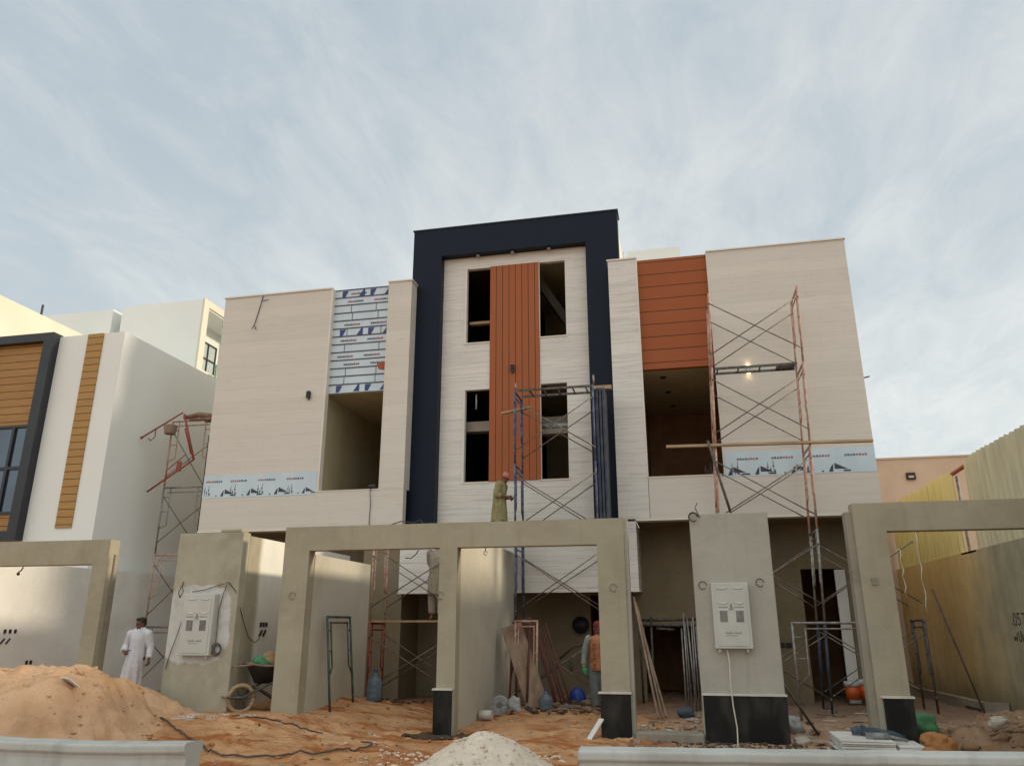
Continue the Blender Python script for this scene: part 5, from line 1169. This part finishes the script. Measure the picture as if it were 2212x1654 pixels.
# 3 man with his back turned
J = dict(base); J.update(el_r=(-.22, -.12, 1.18), el_l=(.22, -.12, 1.18), wr_r=(-.12, -.36, 1.32), wr_l=(.12, -.36, 1.32), pn_r=(1, 0, 0), pn_l=(-1, 0, 0), th_r=-1)
m3, H, HR = person('man in beige grey tunic and trousers, back turned, on the plank behind the gate beam', (-5.07, 16.1, 1.72), radians(180-6), J, 'skin_dark', (radians(-10), 0, 0))
b = MB(); b.tube([(0, 0, 1.46), (0, 0, 1.40), (0, 0, 1.28), (0, 0, 1.0), (0, 0, .75), (0, 0, .52)], [.06, .12, .17, .175, .19, .205], 20); b.ell((0, 0, 1.35), (.20, .115, .09))
for s_ in (-1, 1): sleeve(b, (s_*.19, 0, 1.38), (s_*.22, -.12, 1.18), .078, .068); sleeve(b, (s_*.22, -.12, 1.18), (s_*.13, -.33, 1.30), .066, .055)
remeshed('tunic', 'beige_cloth', m3, b, .013, 3)
b = MB()
for s_ in (-1, 1): b.tube([(s_*.09, 0, .9), (s_*.10, -.02, .48), (s_*.10, 0, .14)], [.12, .10, .075], 16)
remeshed('trousers', 'beige_cloth', m3, b, .013, 2); hair(m3, H, HR, fringe=False)
# 4 worker in the orange vest
J = dict(base); J.update(el_r=(-.27, .02, 1.12), wr_r=(-.29, -.03, .86), pn_r=(.7, .7, 0), curl_r=.45, hd_r=(.05, 0, -1))
m4, H, HR = person('worker in an orange vest with green gloves half hidden behind the right gate leg', (-1.66, 15.85, -.01), radians(4), J, 'skin_dark', (radians(12), 0, radians(10)))
b = MB(); b.tube([(0, 0, 1.46), (0, 0, 1.40), (0, 0, 1.28), (0, 0, 1.0), (0, 0, .84)], [.055, .11, .15, .145, .155], 20)
for s_ in (-1, 1): sleeve(b, (s_*.19, 0, 1.38), (s_*.27, .02, 1.12), .070, .060); sleeve(b, (s_*.27, .02, 1.12), (s_*.29, -.03, .90), .058, .046)
remeshed('shirt', 'shirt_grey', m4, b, .012, 2)
b = MB(); b.tube([(0, 0, 1.44), (0, 0, 1.38), (0, 0, 1.26), (0, 0, 1.0), (0, 0, .80)], [.08, .145, .175, .170, .178], 20); b.ell((0, 0, 1.36), (.205, .125, .08))
v_ = remeshed('vest', 'vest', m4, b, .013, 2)
b = MB()
for x in (-.085, .085):
    for z in (1.26, 1.08, .90): b = MB(); b.box(x-.05, x+.05, -.195, -.155, z-.05, z+.045, 0); b.box(x-.02, x+.03, -.199, -.15, z-.03, z+.03, 1); b.build('pocket', ['vest', 'vest_dark'], m4, local=True)
b = MB()
for s_ in (-1, 1): b.tube([(s_*.08, 0, .9), (s_*.10, -.02, .48), (s_*.10, 0, .16)], [.125, .095, .075], 16)
b.ell((0, 0, .86), (.16, .13, .12)); remeshed('trousers', 'denim', m4, b, .013, 2)
for s_ in (-1, 1):
    b = MB(); b.tube([(s_*.10, 0, .30), (s_*.10, 0, .10)], [.075, .065], 14); b.tube([(s_*.10, .04, .05), (s_*.10, -.10, .05), (s_*.10, -.20, .035)], [.055, .055, .035], 12); b.ell((s_*.10, -.20, .035), .036)
    remeshed('boot', 'boot', m4, b, .012, 1)
for w_, d_, pn_ in (((-.29, -.03, .86), (.05, 0, -1), (.7, .7, 0)), ((.25, -.04, .86), (0, 0, -1), (-1, 0, 0))):
    b = MB(); hand(b, w_, d_, .45, pn_); gl_ = remeshed('glove', 'glove', m4, b, .007, 0)
    nrm = [v.normal.copy() for v in gl_.data.vertices]
    for v, n_ in zip(gl_.data.vertices, nrm): v.co += n_*.006
b = MB(); b.tube([(-.285, -.02, .95), (-.29, -.03, .86)], [.046, .040], 14); b.build('glove_cuff', 'glove_cuff', m4, local=True)
b = MB(); b.ell(H((0, .015, .06)), (.092, .108, .085), 18, 12, rot=HR); b.ell(H((0, .03, -.04)), (.085, .085, .08), rot=HR); b.tube([H((-.07, .0, -.09)), H((0, -.05, -.13)), H((.07, .0, -.09))], .04, 10)
remeshed('headscarf', 'scarf_red', m4, b, .011, 2)
